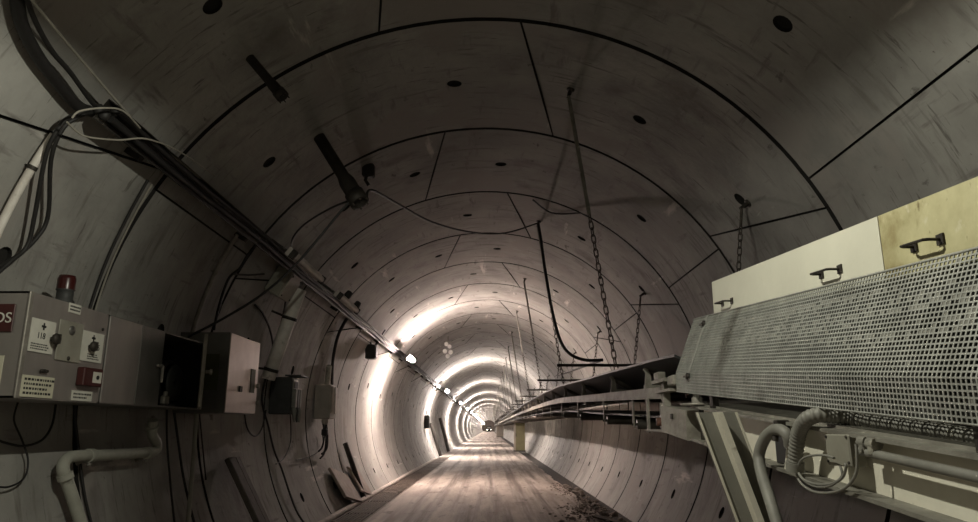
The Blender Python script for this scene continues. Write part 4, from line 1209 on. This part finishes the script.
# pillars under the far conveyor
for (px0, px1, pyb, lab, m, ms) in ((514, 525, 451.5, 'olive support cabinet under the conveyor, nearer of two', 'olive', 'palecol'), (496.5, 503.5, 437, 'pale support cabinet under the conveyor, farther of two', 'palecol', 'palecol')):
    a, bq = ray(515, pyb); Y = FZ / bq
    x0 = ray(px0, pyb - 15)[0] * Y; x1 = ray(px1, pyb - 15)[0] * Y
    zt_ = ctop(Y) - .42
    t = thing('support_cabinet', ((x0 + x1) / 2, Y, FZ), lab, 'support')
    b = MB(); b.box(((x0 + x1) / 2, Y + .3, (FZ + zt_) / 2), (x1 - x0, .5, zt_ - FZ), bev=.02); b.build('body', ms, t)
    b = MB(); b.box(((x0 + x1) / 2 + .05, Y + .04, (FZ + zt_) / 2), (x1 - x0 - .12, .03, zt_ - FZ - .06), bev=.006); dd = b.build('door', m, t)
    b = MB(); b.box((x0 + .12, Y + .0, -.4), (.03, .05, .2)); b.build('handle', 'darkmetal', dd)
    b = MB(); b.box(((x0 + x1) / 2, Y + .3, FZ + .03), (x1 - x0 + .06, .56, .06)); b.build('plinth', 'boxdark', t)
# something parked at the far end
Y = 262; t = thing('tunnel_locomotive', (-.2, Y, FZ), 'tiny dark work train at the far end of the tunnel', 'train')
b = MB(); b.box((-.0, Y + 3, FZ + 1.25), (1.7, 6, 1.7), bev=.12); b.build('body', 'darkmetal', t)
b = MB(); b.box((0, Y - .01, FZ + 1.55), (1.3, .05, .6), bev=.02); b.build('windscreen', 'loco', t)
b = MB(); b.box((0, Y + 3, FZ + .3), (1.5, 5.6, .3)); b.build('chassis', 'black', t)
for x in (-.6, .6):
    for y in (1, 5):
        b = MB(); b.lathe([(0, 0), (.3, 0), (.3, .15), (0, .15)], V((x - .075, Y + y, FZ + .3)), exv, 16); b.build('wheel', 'darkmetal', t)
    b = MB(); b.lathe([(0, .03), (.1, .03), (.1, 0)], V((x, Y, FZ + .8)), (0, -1, 0), 12); b.build('headlight', 'bulb', t)

# ------------------------------------------------------------------ lights
# work lamp hung from the crown above the frame, with a light blocker added to darken the tunnel ahead
lp = V((-.35, 2.2, 1.75))
wk = thing('work_lamp', lp + V((0, 0, 1.6)), 'work lamp with added light blocker, hung from the crown above the camera', 'lamp')
b = MB(); b.tube([lp + V((0, 0, .12)), V((lp.x, lp.y, 3.3))], .012, 8); b.build('rod', 'darkmetal', wk)
b = MB(); b.lathe([(0, .12), (.03, .12), (.03, .056), (0, .056)], lp, ez, 12); b.build('holder', 'darkmetal', wk)
sh_ = MB()  # panels and hood added to cut the lamp's light; the gap lets some through
for d0_ in [-36, -32, -28, -24] + [-8 + 3.9 * q for q in range(8)]:
    a0_, a1_ = RAD(d0_), RAD(d0_ + 4)
    r_ = .16
    sh_.hexa([lp + V((math.sin(a0_) * r_, math.cos(a0_) * r_, -.155)), lp + V((math.sin(a1_) * r_, math.cos(a1_) * r_, -.155)), lp + V((math.sin(a1_) * (r_ + .01), math.cos(a1_) * (r_ + .01), -.155)), lp + V((math.sin(a0_) * (r_ + .01), math.cos(a0_) * (r_ + .01), -.155)),
              lp + V((math.sin(a0_) * r_, math.cos(a0_) * r_, .035)), lp + V((math.sin(a1_) * r_, math.cos(a1_) * r_, .035)), lp + V((math.sin(a1_) * (r_ + .01), math.cos(a1_) * (r_ + .01), .035)), lp + V((math.sin(a0_) * (r_ + .01), math.cos(a0_) * (r_ + .01), .035))])
sh_.lathe([(.0, .055), (.26, .035), (.26, .028), (0, .048)], lp, ez, 28)
sh_.build('light_blocker', 'darkmetal', wk)
ld = bpy.data.lights.new('bulb', 'POINT'); ld.energy = 148; ld.color = (1, .98, .83); ld.shadow_soft_size = .02
lo = bpy.data.objects.new('bulb', ld); COL.objects.link(lo); lo.location = lp + V((0, 0, H))

# world: no daylight reaches the tunnel
w = bpy.data.worlds.new('World'); S.world = w; w.use_nodes = True
w.node_tree.nodes['Background'].inputs[0].default_value = (0, 0, 0, 1)
w.node_tree.nodes['Background'].inputs[1].default_value = 0

cam = bpy.data.cameras.new('camera'); co = bpy.data.objects.new('camera', cam); COL.objects.link(co)
cam.sensor_width = 36; cam.lens = FPX / 978 * 36; cam.clip_start = .02; cam.clip_end = 600
co.location = (0, 0, H); co.rotation_euler = (math.pi / 2 + TH, 0, 0)
S.camera = co
S.view_settings.view_transform = 'Standard'; S.view_settings.look = 'None'
S.view_settings.gamma = 1; S.view_settings.use_curve_mapping = False
S.view_settings.exposure = 0.0
S.cycles.use_denoising = True
S.cycles.max_bounces = 8; S.cycles.diffuse_bounces = 5
